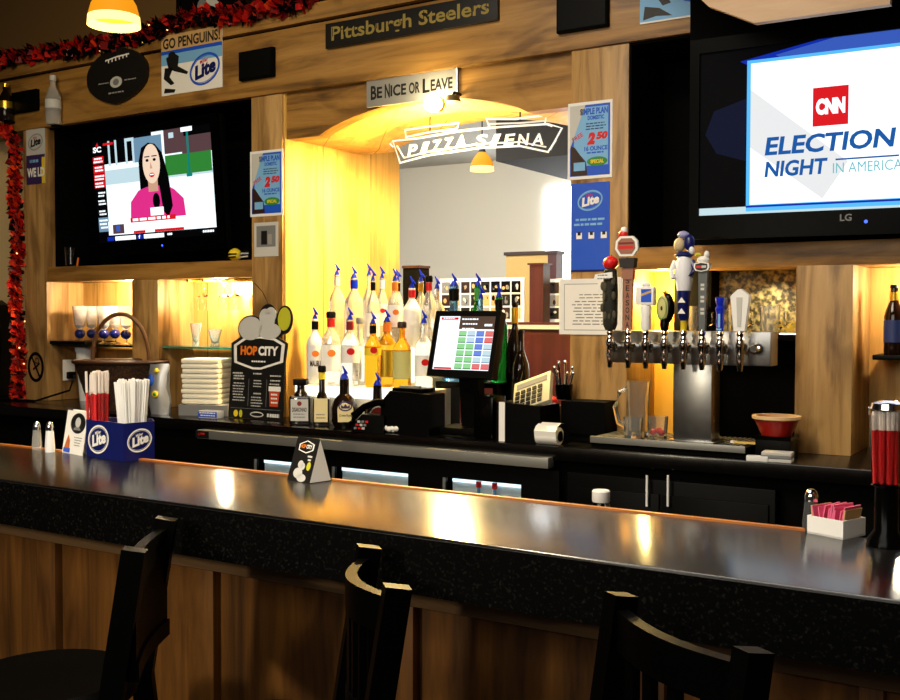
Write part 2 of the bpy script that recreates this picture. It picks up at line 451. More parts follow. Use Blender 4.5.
pan = [(bx0, px_(-60)), (px_(-40), px_(37)), (px_(55), px_(188)), (px_(213), px_(388)), (px_(413), px_(640)), (px_(665), px_(860)), (px_(885), px_(1060)), (px_(1085), bx1)]
for k, (a, b) in enumerate(pan):
    MB().box(a-.012, b+.012, fY+.026, fY+.034, .1, .87, W_P).build('panel', bar)
    if k < len(pan)-1: MB().box(b, pan[k+1][0], fY, fY+.04, .12, .862, W_P, .003).build('stile', bar)
MB().box(bx0, bx1, fY, fY+.04, .0, .12, W_R, .003).build('kick_rail', bar)

# ------------------------------------------------------------------ bar stools
def make_stool(label, bow, slats=False, solid=False):
    t = thing('bar_stool', label, 'bar stool', (0, 0, 0), 0, 'black wooden bar stools at the bar')
    hw = .155                                           # half width between the posts; the seat lies towards -y
    mb = MB().lathe([(0, .70), (.16, .70), (.18, .715), (.185, .74), (.17, .757), (.1, .75), (0, .747)], STOOL, (0, -.18, 0), 28); mb.build('seat', t)
    for s in (-1, 1):
        mb = MB().bar((s*hw, -.02, .70), (s*(hw+.002), .035, 1.05), .034, .045, STOOL); mb.bar((s*hw, -.02, .71), (s*(hw+.02), .05, 0), .034, .045, STOOL); mb.build('back_post', t)
    top = [(-hw+(2*hw)*k/10, .03+bow*math.sin(PI*k/10), 0) for k in range(11)]
    def slab(z0, z1, th=.022):
        mb = MB(); i = mb.mi(STOOL)
        g = [[mb.v((x, y+e, z)) for e, z in ((-th/2, z0), (th/2, z0), (th/2, z1), (-th/2, z1))] for x, y, _ in top]
        for k in range(10):
            for q in range(4): mb.face([g[k][q], g[k][(q+1) % 4], g[k+1][(q+1) % 4], g[k+1][q]], i)
        mb.face(g[0], i); mb.face(g[-1][::-1], i)
        return mb
    slab(.965, 1.03).build('crest_rail', t)
    slab(.79, .825).build('lower_rail', t)
    if solid: slab(.82, .97, .012).build('back_panel', t)
    for k in () if solid else ((2, 4, 6, 8) if slats else (1, 2, 3, 4, 5, 6, 7, 8, 9)):
        x, y, _ = top[k]
        MB().box(x-.011, x+.011, y-.007, y+.007, .82, .97, STOOL).build('slat', t)
    for sx, sy in ((-1, -.29), (1, -.29)):
        MB().bar((sx*.13, sy, .715), (sx*.15, sy-.03, 0), .034, .034, STOOL).build('leg', t)
    for a, b in (((-.155, .0, .3), (.155, .0, .3)), ((-.145, -.31, .22), (.145, -.31, .22)), ((-.15, .02, .26), (-.145, -.31, .26)), ((.15, .02, .26), (.145, -.31, .26))):
        MB().bar(a, b, .022, .022, STOOL).build('stretcher', t)
    return t
def set_stool(t, far, near):
    m = (Vector(far)+Vector(near))/2; d = Vector(near)-Vector(far)
    t.location = (m.x, m.y, 0); t.rotation_euler = (0, 0, math.atan2(d.y, d.x)); return t
s1 = set_stool(make_stool('black wooden bar stool at the left end, seat turned left, backrest seen edge on', -.012, solid=True), G(150, 519, 1.05), G(117, 549, 1.05))
s2 = set_stool(make_stool('black wooden bar stool in the middle with bowed crest rail catching gold light', -.05), G(352, 548, 1.05), G(376, 586, 1.05))
s3 = set_stool(make_stool('black slatted bar stool at the right with open gaps between slats', -.03, True), G(607, 598, 1.05), G(728, 651, 1.05))

# ------------------------------------------------------------------ screens
def make_tv(label, loc, yaw, tilt, roll, w, h, bez, back, draw):
    t = thing('tv', label, 'television', loc); t.rotation_euler = (Matrix.Rotation(yaw, 3, 'Z') @ Matrix.Rotation(tilt, 3, 'X') @ Matrix.Rotation(roll, 3, 'Y')).to_euler()
    W, H = w/2, h/2
    fr = MB().box(-W-bez[0], W+bez[1], .012, .055, -H-bez[3], H+bez[2], BLACKM, .008)
    for a, b, e, f in ((-W-bez[0], -W, -H-bez[3], H+bez[2]), (W, W+bez[1], -H-bez[3], H+bez[2]), (-W, W, H, H+bez[2]), (-W, W, -H-bez[3], -H)):
        fr.box(a, b, 0, .014, e, f, mat('bezel_black', c(2, 2, 2), .3, spec=.05))
    fr.build('bezel', t)
    pic = MB(); draw(pic, w, h); pic.build('screen_picture', t)
    MB().box(-.16, .16, .055, back, -.12, .12, BLACKM).build('wall_bracket', t)
    MB().oval(W*.1+.01, -H-bez[3]*.5, .006, .006, -.001, E_BLED, 10).build('power_light', t)
    if w > 1: MB().text('LG', -.022, -H-bez[3]*.45, .016, -H-bez[3]*.17, -.001, GREY, bold=.02).build('maker_mark', t)
    return t

def news(mb, w, h):
    X = lambda u: (u-.5)*w
    Z = lambda v: (.5-v)*h
    R = lambda u0, v0, u1, v1, m, y=.009: mb.rect(X(u0), Z(v1), X(u1), Z(v0), y, m)
    R(0, 0, 1, 1, E_DARK, .011)
    R(.1, 0, 1, .93, E_PAV, .0105)
    R(.1, .3, .62, .40, E_PALE, .010); R(.1, .40, 1, .44, E_PALE, .010)
    R(.1, 0, .52, .24, E_DARK, .010); R(.36, .03, .6, .26, E_GLAZ, .0097)
    for u in (.14, .2, .29, .35): R(u, .02, u+.018, .26, E_PALE, .0096)
    R(.29, .02, .37, .05, E_PALE, .0095)
    R(.62, 0, .78, .22, E_BRICK, .0097); R(.76, .06, .99, .24, E_BRICK, .0096); R(.78, 0, .99, .08, E_DARK, .0095); R(.66, .03, .70, .08, E_PALE, .0094)
    R(.62, .235, .985, .42, E_GREEN, .0096)
    R(.80, .03, .817, .44, E_LAMP, .0092); R(.785, .42, .83, .45, E_LAMP, .0091); R(.76, .0, .85, .04, E_WHITE, .0090)
    R(.40, .30, .45, .38, E_BRICK, .0093)
    # the reporter in the picture
    mb.flat([(X(.30), Z(.80)), (X(.31), Z(.63)), (X(.38), Z(.53)), (X(.45), Z(.49)), (X(.60), Z(.49)), (X(.68), Z(.55)), (X(.75), Z(.64)), (X(.76), Z(.80))], .0085, E_PINK)
    mb.flat([(X(.40), Z(.52)), (X(.40), Z(.26)), (X(.43), Z(.13)), (X(.49), Z(.09)), (X(.545), Z(.11)), (X(.60), Z(.2)), (X(.64), Z(.42)), (X(.66), Z(.70)), (X(.62), Z(.80)), (X(.58), Z(.74)), (X(.56), Z(.5)), (X(.46), Z(.5))], .0080, E_DARK)
    mb.rect(X(.47), Z(.55), X(.55), Z(.42), .0076, E_SKIND)
    mb.oval(X(.507), Z(.29), .072*w, .185*h, .0072, E_SKIN)
    for u in (.475, .535):
        mb.oval(X(u), Z(.255), .013*w, .014*h, .0068, E_DARK, 12); mb.rect(X(u-.022), Z(.226), X(u+.022), Z(.216), .0068, E_DARK)
    mb.flat([(X(.502), Z(.27)), (X(.494), Z(.335)), (X(.515), Z(.335))], .0068, E_SKIND)
    mb.oval(X(.507), Z(.395), .022*w, .022*h, .0068, E_RED, 14); mb.rect(X(.492), Z(.396), X(.522), Z(.386), .0066, E_WHITE)
    mb.oval(X(.53), Z(.64), .03*w, .075*h, .0064, E_DARK, 16); mb.rect(X(.475), Z(.775), X(.585), Z(.70), .0060, E_WHITE)
    R(.1, .80, 1, .93, E_WHITE, .0070); R(.3, .78, .68, .825, E_RED, .0056); mb.lines(X(.31), Z(.788), X(.67), 1, 1, .025*h, .005, E_WHITE, 3)
    R(.14, .83, .24, .92, E_BRICK, .0056); R(.17, .84, .205, .9, E_MID, .005)
    R(.32, .905, .42, .93, E_RED, .0056); R(.5, .905, .74, .93, E_RED, .0056)
    # left column and bottom ticker
    mb.text('SC', X(.008), Z(.115), X(.082), Z(.06), .009, E_WHITE, bold=.04); mb.flat([(X(.03), Z(.055)), (X(.05), Z(.02)), (X(.06), Z(.055))], .009, E_RED); R(.1, .035, .19, .058, E_RED, .0088)
    for k, (a, b) in enumerate(((.155, .225), (.24, .32), (.325, .39), (.395, .46))):
        R(.0, a, .098, b, E_RED, .009); mb.lines(X(.006), Z(a+.012), X(.095), 2, .03*h, .016*h, .0086, E_WHITE, k+5)
    for k, a in enumerate((.5, .58, .68)): mb.lines(X(.02), Z(a), X(.09), 2, .03*h, .016*h, .009, E_WHITE, k+15)
    R(.012, .75, .1, .89, E_GLAZ, .009); mb.lines(X(.02), Z(.77), X(.095), 3, .035*h, .018*h, .0086, E_WHITE, 31)
    R(.08, .945, .14, .985, E_BLUE, .009); R(.15, .945, .33, .985, E_WHITE, .009); R(.34, .945, .39, .985, E_BLUE, .009); R(.40, .945, .57, .985, E_WHITE, .009)
    mb.text('f', X(.355), Z(.983), X(.37), Z(.948), .0086, E_WHITE, bold=.03)
    mb.lines(X(.59), Z(.95), X(.65), 1, 1, .02*h, .009, E_WHITE, 2); mb.lines(X(.88), Z(.95), X(.97), 1, 1, .02*h, .009, E_WHITE, 4)
make_tv('black flat television with a woman in pink on its news picture', (-4.265, 3.86, 2.183), -.03, .073, -.01, .93, .555, (.08, .05, .045, .07), .30, news)

def election(mb, w, h):
    X = lambda u: (u-.5)*w
    Z = lambda v: (.5-v)*h
    mb.rect(X(0), Z(1), X(1), Z(0), .011, E_DARK)
    n = 10
    mb.flat([(X(.165), Z(.1)), (X(.14), Z(.075)), (X(.4), Z(0)), (X(1), Z(0)), (X(1), Z(.13))], .0105, E_BLUE)
    mb.flat([(X(.3), Z(.1)), (X(.26), Z(.06)), (X(.45), Z(.0)), (X(1), Z(0)), (X(1), Z(.13))], .0102, E_MID)
    mb.flat([(X(.02), Z(.5)), (X(.05), Z(.36)), (X(.165), Z(.3)), (X(.165), Z(.68)), (X(.06), Z(.62))], .0104, emis('screen_dusk', c(26, 32, 62), .45))
    mb.rect(X(.0), Z(1), X(.2), Z(.955), .010, E_PALE)
    mb.rect(X(.165), Z(.985), X(1), Z(.075), .0100, E_CYAN)
    mb.rect(X(.178), Z(.985), X(1), Z(.095), .0098, E_WHITE)
    mb.rect(X(.165), Z(1.0), X(1), Z(.96), .0097, E_PALE)
    mb.rect(X(.165), Z(.985), X(1), Z(.945), .0096, E_CYAN); mb.rect(X(.165), Z(.962), X(1), Z(.95), .0095, E_BLUE)
    mb.flat([(X(.178), Z(.6)), (X(.178), Z(.25)), (X(.5), Z(.72)), (X(.42), Z(.93))], .0097, emis('screen_grey', c(226, 228, 230), 1.05))
    a, b = .385, .498
    mb.rect(X(a), Z(.505), X(b), Z(.28), .009, E_RED)
    mb.text('CNN', X(a+.01), Z(.44), X(b-.01), Z(.345), .0085, E_WHITE, bold=.07)
    mb.text('ELECTION', X(.228), Z(.655), X(.645), Z(.545), .009, E_LET, bold=.03, shear=.12)
    mb.text('NIGHT', X(.228), Z(.785), X(.435), Z(.69), .009, E_LET, bold=.03, shear=.12)
    mb.text('IN AMERICA', X(.452), Z(.785), X(.665), Z(.725), .009, E_TEAL)
    mb.rect(X(.46), Z(.71), X(.655), Z(.70), .009, E_LET)
tvc = P(700, 216, 3.7); tw, th = 1.03, .58
make_tv('large black television showing ELECTION NIGHT on a white picture', (tvc.x+tw/2-.012, 3.715, 2.155), .0, .03, .008, tw, th, (.035, .04, .05, .085), .46, election)

# ------------------------------------------------------------------ signs and boards on the timber
FY = D-.012                                           # face of the header
def wall_rect(xa, ya, xb, yb, Y):                     # two photo corners -> (left, top, width, height) on a wall plane
    a, b = P(xa, ya, Y), P(xb, yb, Y)
    return a.x, a.z, b.x-a.x, a.z-b.z
def board(name, label, cat, x, zt, w, h, Y, th, face, group=None, rim=None, rot=0.0):
    """A sign hung on a plane: origin at its bottom centre, face towards -y at y=-th."""
    t = thing(name, label, cat, (x+w/2, Y, zt-h), 0, group)
    t.rotation_euler = (0, rot, 0)
    mb = MB().box(-w/2, w/2, -th, 0, 0, h, face, .0015 if th > .004 else 0)
    mb.build('board', t)
    return t, MB()

# Steelers sign over the seam
a = P(327, 24, D-.02); w = P(499, 0, D-.02).x-a.x
t, pr = board('sign', 'long black wooden sign with dull gold stencil letters across the header seam', 'sign', a.x, 2.835, w, .112, FY, .02, SIGNBLK)
pr.text('Pittsburgh Steelers', -w/2+.035, .012, w/2-.04, .094, -.0204, DIMGOLD, bold=.02)
for k in range(14): pr.rect(-w/2+.04+k*.062, .05, -w/2+.044+k*.062, .09, -.0207, SIGNBLK)
pr.build('lettering', t)
# Be nice or leave
a = P(366, 82, D); b = P(457, 67, D); w = b.x-a.x
t, pr = board('sign', 'light grey tin sign reading BE NICE OR LEAVE below the header', 'sign', a.x, a.z+.008, w, .122, D+.016, .012, SIGNGREY)
def caps(mb, word, x, w, z, h, y, m):
    mb.text(word[0], x, z-.004, x+.24*w if len(word) > 2 else x+.5*w, z+h+.008, y, m, bold=.03)
    mb.text(word[1:], x+.27*w if len(word) > 2 else x+.54*w, z, x+w, z+h, y, m, bold=.03)
u = w/100
caps(pr, 'BE', -w/2+5*u, 13*u, .035, .05, -.0124, SIGNBLK); caps(pr, 'NICE', -w/2+21*u, 24*u, .035, .05, -.0124, SIGNBLK)
pr.text('OR', -w/2+48*u, .035, -w/2+60*u, .085, -.0124, SIGNBLK, bold=.03); caps(pr, 'LEAVE', -w/2+63*u, 32*u, .035, .05, -.0124, SIGNBLK)
pr.box(w/2-.006, w/2, -.0135, 0, 0, .122, WPLAS)
pr.build('lettering', t)

# beer posters (double price poster appears twice)
def price_poster(label, x, zt, w, h, Y, rim):
    t, pr = board('poster', label, 'poster', x, zt, w, h, Y, .003, rim, 'two blue beer price posters')
    y = -.0034
    pr.rect(-w*.45, h*.04, w*.45, h*.96, y, BLUE); y -= .0003
    pr.rect(-w*.36, h*.17, w*.41, h*.93, y, SKY); y -= .0003
    pr.flat([(-w*.45, h*.96), (-w*.45, h*.4), (-w*.1, h*.96)], y, LGREY)
    pr.text('SIMPLE PLAN', -w*.22, h*.83, w*.40, h*.915, y, BLUE, bold=.045)
    pr.text('DOMESTIC', -w*.05, h*.76, w*.32, h*.815, y, BLUE, bold=.045)
    pr.lines(-w*.1, h*.72, w*.38, 3, h*.035, h*.014, y, NAVY, 3)
    pr.text('2', -w*.06, h*.44, w*.12, h*.6, y, RED, bold=.08, shear=.2); pr.text('50', w*.14, h*.5, w*.40, h*.6, y, RED, bold=.07, shear=.2)
    pr.text('FREE', -w*.4, h*.52, -w*.15, h*.58, y, RED, bold=.02, rot=.5)
    pr.text('16 OUNCE', -w*.12, h*.36, w*.40, h*.42, y, BLUE, bold=.04); pr.lines(-w*.1, h*.345, w*.38, 1, 1, h*.02, y, BLUE, 5)
    pr.oval(w*.17, h*.22, w*.23, h*.06, y, GREEN); pr.text('SPECIAL', w*.02, h*.195, w*.32, h*.245, y-.0003, YEL, bold=.03)
    pr.flat([(-w*.43, h*.05), (-w*.05, h*.05), (-w*.08, h*.22), (-w*.22, h*.32), (-w*.34, h*.42), (-w*.43, h*.44)], y, BROWN)
    pr.rect(-w*.36, h*.11, -w*.1, h*.22, y-.0003, SKY)
    pr.build('printed_design', t)
x, z, w, h = wall_rect(568, 104, 612, 177, D-.004)
price_poster('blue beer price poster on the timber post right of the arch', x, z, w, h, D-.0004, WPLAS)
x, z, w, h = wall_rect(250, 152, 283, 215, D-.004)
price_poster('blue beer price poster on the timber post between screen and arch', x, z, w, h, D-.0004, WPLAS)
def lite_logo(pr, cx, cz, w, y, ring, word, rot=.25):
    pr.ring(cx, cz, w*.5, w*.36, w*.05, y, ring, rot=rot); pr.ring(cx, cz, w*.46, w*.3, w*.015, y, ring, rot=rot)
    pr.text('Lite', cx-w*.36, cz-w*.17, cx+w*.36, cz+w*.16, y-.0002, word, shear=.25, bold=.05, rot=rot*.8)
    pr.text('Miller', cx-w*.16, cz+w*.15, cx+w*.12, cz+w*.24, y-.0002, RED, shear=.2, bold=.02, rot=rot*.8)
x, z, w, h = wall_rect(571, 184, 609, 271, D-.004)
t, pr = board('poster', 'plain blue beer poster with oval logo below the price poster', 'poster', x, z, w, h, D-.0004, .003, BLUE)
lite_logo(pr, 0, h*.8, w*.66, -.0034, SKY, WHITE)
pr.lines(-w*.42, h*.60, w*.44, 2, h*.055, h*.025, -.0034, SKY, 9)
for k in (-.28, .04, .36):
    pr.rect(w*k-w*.075, h*.37, w*k+w*.075, h*.44, -.0034, WHITE); pr.rect(w*k-w*.04, h*.41, w*k+w*.04, h*.45, -.0037, SIGNBLK)
pr.rect(-w*.5, 0, w*.5, h*.02, -.0034, NAVY)
pr.build('printed_design', t)
# hockey poster on the header
x, z, w, h = wall_rect(162, 40, 223, 84, FY)
t, pr = board('poster', 'white and blue hockey player beer poster hung over the header', 'poster', x, z+.015, w, h+.03, FY-.001, .004, WHITE)
h += .03
pr.rect(-w*.5, h*.74, w*.5, h, -.0044, TANP); pr.rect(-w*.5, h*.68, w*.5, h*.74, -.0044, BLUE); pr.rect(-w*.5, h*.5, w*.5, h*.68, -.0043, SKY)
pr.text('GO PENGUINS!', -w*.47, h*.77, w*.47, h*.95, -.0047, SIGNBLK, bold=.03)
for q in ([(-.42, .62), (-.3, .7), (-.2, .62), (-.22, .46), (-.05, .34), (-.07, .3), (-.27, .38), (-.38, .44)], [(-.44, .46), (-.3, .44), (-.36, .3), (-.28, .18), (-.34, .16), (-.46, .28)], [(-.44, .12), (-.26, .08), (-.28, .03), (-.46, .04)]):
    pr.flat([(w*a, h*b) for a, b in q], -.0047, SIGNBLK)
pr.oval(-w*.32, h*.66, w*.06, h*.06, -.0048, SIGNBLK, 12)
lite_logo(pr, w*.22, h*.34, w*.5, -.0047, BLUE, NAVY, .3)
pr.build('printed_design', t)
# small poster on the left post
x, z, w, h = wall_rect(26, 127, 45, 183, D-.004)
t, pr = board('poster', 'narrow beer poster on the far left post beside the red garland', 'poster', x, z, w, h, D-.0004, .003, LGREY)
lite_logo(pr, 0, h*.72, w*.8, -.0034, SIGNGREY, SIGNBLK, .2)
pr.rect(-w*.5, 0, w*.5, h*.5, -.0034, mat('violet_print', c(52, 36, 88), .5)); pr.text('WE LD', -w*.46, h*.12, w*.48, h*.28, -.0038, WHITE, bold=.05)
pr.lines(-w*.4, h*.42, w*.3, 1, 1, h*.05, -.0037, SKY, 2); pr.rect(w*.33, 0, w*.5, h*.45, -.0036, YEL)
pr.build('printed_design', t)
# small framed photo on the middle post
x, z, w, h = wall_rect(254, 223, 278, 256, D-.004)
t, pr = board('photo_print', 'small grey photo print taped to the post under the price poster', 'photo', x, z, w, h, D-.0004, .003, LGREY)
pr.rect(-w*.4, h*.28, w*.4, h*.9, -.0034, GREY); pr.rect(-w*.2, h*.35, w*.05, h*.75, -.0037, SIGNBLK); pr.rect(w*.08, h*.35, w*.25, h*.65, -.0037, SIGNGREY)
pr.build('printed_design', t)
# poster at the top right, its foot showing
x, z, w, h = wall_rect(641, -60, 724, 12, FY)
t, pr = board('poster', 'white and blue poster at the top edge right of the long sign', 'poster', x, z, w, h, FY-.001, .004, WHITE)
pr.rect(-w*.5, h*.02, w*.5, h*.3, -.0043, SKY); lite_logo(pr, w*.2, h*.36, w*.5, -.0047, BLUE, NAVY, .3)
for q in ([(-.44, .2), (-.26, .16), (-.1, .05), (-.3, .07), (-.46, .04)], [(-.3, .3), (-.2, .34), (-.12, .2), (-.22, .18)]): pr.flat([(w*a, h*b) for a, b in q], -.0047, SIGNBLK)
pr.build('printed_design', t)
# black plates on the header
for (q, lab) in (((15, 95, 40, 109), 'small black plate on the header at the far left end'), ((242, 55, 276, 75), 'black plate on the header right of the hockey poster'), ((559, 2, 610, 25), 'black plate on the header right of the long sign')):
    x, z, w, h = wall_rect(*q, FY)
    t = thing('wall_speaker', lab, 'speaker', (x+w/2, FY, z-h), 0, 'black plates on the header')
    MB().box(-w/2, w/2, -.025, 0, -.008, h+.008, BLACKM, .004).build('housing', t)
    MB().box(-w/2+.008, w/2-.008, -.029, -.025, 0, h, BLACK).build('grille', t)
# football shaped board
c0 = P(119, 76, FY); s = S(c0); w, h = (PX(149, FY)-PX(89.5, FY)), 56/s
t = thing('football_sign', 'black football shaped sign with white laces on the header', 'sign', (c0.x, FY, c0.z-h/2))
pts = []
for k in range(40):
    a = 2*PI*k/40; ca, sa = math.cos(a), math.sin(a)
    pts.append((w/2*math.copysign(abs(ca)**1.45, ca), h/2+h/2*math.copysign(abs(sa)**.85, sa)))
MB().prism(pts, -.02, 0, BROWN if False else SIGNBLK).build('board', t)
lc = MB()
lc.flat([(-w*.18, h*.77), (-w*.17, h*.80), (0, h*.835), (w*.22, h*.85), (w*.22, h*.825), (0, h*.81)], -.0205, WHITE)
for k in range(6): lc.rect(-w*.13+k*w*.06, h*.735+k*h*.010, -w*.112+k*w*.06, h*.80+k*h*.010, -.0207, WHITE)
lc.build('laces', t)
pr = MB(); pr.oval(0, h*.38, w*.10, h*.10, -.0205, LGREY); pr.oval(0, h*.38, w*.05, h*.06, -.0207, GREY, 12)
pr.lines(-w*.3, h*.40, -w*.12, 1, 1, h*.02, -.0205, SIGNGREY, 4); pr.lines(w*.12, h*.40, w*.36, 1, 1, h*.02, -.0205, SIGNGREY, 5); pr.lines(-w*.16, h*.21, w*.18, 1, 1, h*.025, -.0205, SIGNGREY, 6)
pr.build('printed_design', t)
# no smoking plate
c0 = P(35.5, 367, D-.004); r = 15/S(c0); k = .8
t = thing('no_smoking_sign', 'round black no smoking sign on the far left post', 'sign', (c0.x, D-.001, c0.z))
mb = MB().ring(0, 0, r*.82, r, r*.2, -.003, BLACK)
mb.flat([(-r*.5, r*.72), (-r*.36, r*.78), (r*.52, -r*.66), (r*.38, -r*.74)], -.003, BLACK)
mb.ring(0, 0, r*.82, r, r*.2, 0, BLACK); mb.build('symbol', t)
mb = MB(); mb.flat([(-r*.3, -r*.12), (r*.4, r*.32), (r*.46, r*.2), (-r*.24, -r*.24)], -.0026, BLACK); mb.ring(r*.15, r*.42, r*.24, r*.2, r*.06, -.0026, BLACK, 14); mb.build('cigarette', t)

# paper notice taped over the edge of the post, plastic sleeve
x, z, w, h = wall_rect(557, 279, 620, 335, D-.03)
t, pr = board('notice', 'white typed paper notice in a clear sleeve on the right post', 'notice', x, z, w, h, D-.004, .004, WPLAS)
pr.rect(-w*.42, h*.08, w*.46, h*.9, -.0043, WHITE)
pr.ring(0, 0, 0, 0, 0, 0, WHITE) if False else None
for a_, b_, c_, d_ in ((-.42, .075, .46, .085), (-.42, .9, .46, .91), (-.42, .08, -.412, .9)): pr.rect(w*a_, h*b_, w*c_, h*d_, -.0046, GREY)
pr.text('PLEASE', w*-.1, h*.80, w*.12, h*.85, -.0046, SIGNGREY) if False else None
pr.lines(-w*.2, h*.72, w*.36, 2, h*.055, h*.016, -.0046, GREY, 41); pr.lines(-w*.3, h*.6, w*.4, 8, h*.058, h*.018, -.0046, GREY, 42)
pr.build('printed_text', t)
mb = MB().box(w*.12, w*.48, -.006, -.0045, h*.76, h*1.02, WPLAS); mb.build('tape', t)

# pale board hung below the ceiling at the top right
a, b = P(754, 23, 3.4), P(890, 4, 3.4)
t = thing('hanging_board', 'pale wooden board hanging at the top right above the large television', 'board', (a.x, 3.4, a.z))
e = P(708, 6, 3.4)
MB().prism([(0, 0), (b.x-a.x, b.z-a.z), (b.x-a.x+.02, .5), (e.x-a.x-.4, .5), (e.x-a.x, e.z-a.z)], 0, .03, W_PALE).build('panel', t)
MB().tube([(.1, .015, .45), (.1, .015, 3.9-a.z)], .006, BLACK, 6).build('hanger', t)
MB().tube([(b.x-a.x-.05, .015, .45), (b.x-a.x-.05, .015, 3.9-a.z)], .006, BLACK, 6).build('hanger', t)

# frames leaning on the header top
for q, lab, inner in (((176, -30, 236, 21), 'black picture frame standing on the header behind the garland', True), ((312, -60, 442, 18), 'long black box on the header above the long sign', False)):
    a = P(q[0], q[3], D+.12); b = P(q[2], q[3], D+.12)
    t = thing('picture_frame' if inner else 'storage_box', lab, 'picture frame' if inner else 'box', ((a.x+b.x)/2, D+.12, HT))
    w = b.x-a.x
    if inner:
        for a_, b_, c_, d_ in ((-.5, 0, .5, .06), (-.5, .44, .5, .5), (-.5, 0, -.44, .5), (.44, 0, .5, .5)): MB().box(w*a_, w*c_, 0, .03, b_, d_, BLACK, .003).build('frame_side', t)
        pr = MB().box(-w*.45, w*.45, .01, .02, .03, .47, BLACKM); pr.oval(w*.05, .12, w*.18, .06, .0095, LGREY); pr.flat([(-w*.3, .06), (-w*.1, .2), (w*.2, .1)], .009, GREY); pr.build('picture', t)
    else:
        MB().box(-w/2, w/2, -.05, .2, 0, .35, BLACKM, .006).build('body', t); MB().box(-w/2-.004, w/2+.004, -.054, .204, .35, .37, BLACK).build('lid', t)

# ------------------------------------------------------------------ garlands
def garland(label, path, r, n, seed, extra=None):
    R = random.Random(seed); mb = MB(); pts = [Vector(p) for p in path]
    mb.tube(pts, r*.35, DRED, 6)
    cols = [mat('garland_red', c(190, 22, 18), .45), mat('garland_orange_red', c(235, 62, 20), .45), DRED, BLACKM]
    wts = [.3, .04, .24, .42] if extra else [.36, .36, .12, .16]
    seg = len(pts)-1
    for k in range(n):
        f = R.random()*seg; i = min(int(f), seg-1); p = pts[i].lerp(pts[i+1], f-i)
        d = Vector((R.gauss(0, 1), R.gauss(0, 1), R.gauss(0, 1))).normalized()
        L = r*R.uniform(.6, 1.25); wv = d.cross(Vector((R.random(), R.random(), R.random()))).normalized()*L*.42
        m = R.choices(cols, wts)[0]; i_ = mb.mi(m); b0 = p+d*r*.12; mid = p+d*L*.6; tip = p+d*L
        nrm = d.cross(wv).normalized()*L*.15
        mb.face([mb.v(b0), mb.v(mid+wv), mb.v(tip+nrm), mb.v(mid-wv)], i_)
        if R.random() < .006: mb.ball(p+d*L*.9, .005, E_FAIRY, 6)
    o = mb.build('garland'); o['label'] = label; o['category'] = 'garland'; o['group'] = 'red and black garlands'
    return o
pa = [P(-20, 64, D-.02), P(40, 56, D-.02), P(90, 45, D-.02), P(140, 36, D-.02), P(190, 20, D-.02), P(245, 12, D-.02), P(314, 0, D-.02)]
pa = [Vector((p.x, D-.03, p.z+.012*math.sin(k*2.1))) for k, p in enumerate(pa)]
garland('red and black tinsel garland lying along the top of the header', pa, .06, 1700, 3, True)
pv = [P(-6, 128, D-.03), P(6, 130, D-.03), P(15, 140, D-.03)] + [P(15.5+1.5*math.sin(y/17)+(y-150)*.012, y, D-.03) for y in range(165, 396, 20)] + [P(19, 397, D-.03)]
garland('red and black tinsel garland hanging down the far left post', pv, .048, 1700, 4)

# ------------------------------------------------------------------ pendant lamps and the arch lamp
def pendant(label, rim, dia, drop, ceil):
    t = thing('pendant_lamp', label, 'pendant lamp', rim, 0, 'amber glass pendant lamps')
    r = dia/2
    MB().lathe([(r, 0), (r*.97, r*.35), (r*.85, r*.8), (r*.62, r*1.2), (r*.34, r*1.5), (.02, r*1.6)], E_SHADE, seg=28, mats=[E_SHADE2]+[E_SHADE]*4).build('lamp_shade', t)
    MB().ball((0, 0, r*.55), r*.28, E_CAN).build('bulb', t)
    MB().lathe([(0, r*1.85), (.018, r*1.85), (.024, r*1.55), (0, r*1.55)], BLACK, seg=12).build('socket', t)
    MB().tube([(0, 0, r*1.8), (0, 0, ceil-rim[2]-.01)], .004, BLACK, 6).build('cord', t)
    MB().lathe([(0, ceil-rim[2]), (.05, ceil-rim[2]), (.045, ceil-rim[2]-.02), (0, ceil-rim[2]-.02)], BLACK, seg=16).build('ceiling_cap', t)
p = P(114, 26, 2.3); pendant('large glowing amber pendant lamp at the top left over the bar', p, 52/S(p), 0, 3.9)
p = P(482, 171, 5.5); pendant('small glowing amber pendant lamp seen through the arch', p, 24/S(p), 0, 2.88)
p = P(433, 103, 3.79)
t = thing('spot_lamp', 'small glowing spot lamp at the lower edge of the arch', 'lamp', (p.x, 3.79, p.z))
MB().lathe([(0, .03), (.03, .03), (.034, .045), (0, .05)], GOLDF, (0, 0, 0), 18, 'y').build('housing', t)
MB().ball((0, 0, -.004), (.04, .04, .034), E_BULB, 18).build('bulb', t)
MB().tube([(0, .045, 0), (0, .055, .02), (0, .068, .03)], .007, BLACK, 6).build('stem', t)
p = P(453, 103, 3.79)
t = thing('spot_lamp', 'unlit dark disc lamp right of the glowing spot under the arch', 'lamp', (p.x, 3.79, p.z))
MB().lathe([(0, .03), (.028, .03), (.034, .005), (0, 0)], mat('dim_lamp', c(92, 70, 20), .5), seg=18).build('housing', t)
MB().tube([(0, 0, .025), (0, .01, .045), (0, .065, .045)], .007, BLACK, 6).build('stem', t)
p = P(517, 157, 5.9)
t = thing('can_light', 'white round ceiling light seen behind the tube sign', 'ceiling light', (p.x, 5.9, 2.85))
MB().lathe([(0, .03), (.12, .03), (.12, 0), (.1, 0)], WPLAS, seg=20).build('trim_ring', t)
MB().lathe([(0, .004), (.1, .004)], E_CAN, seg=20).build('diffuser', t)

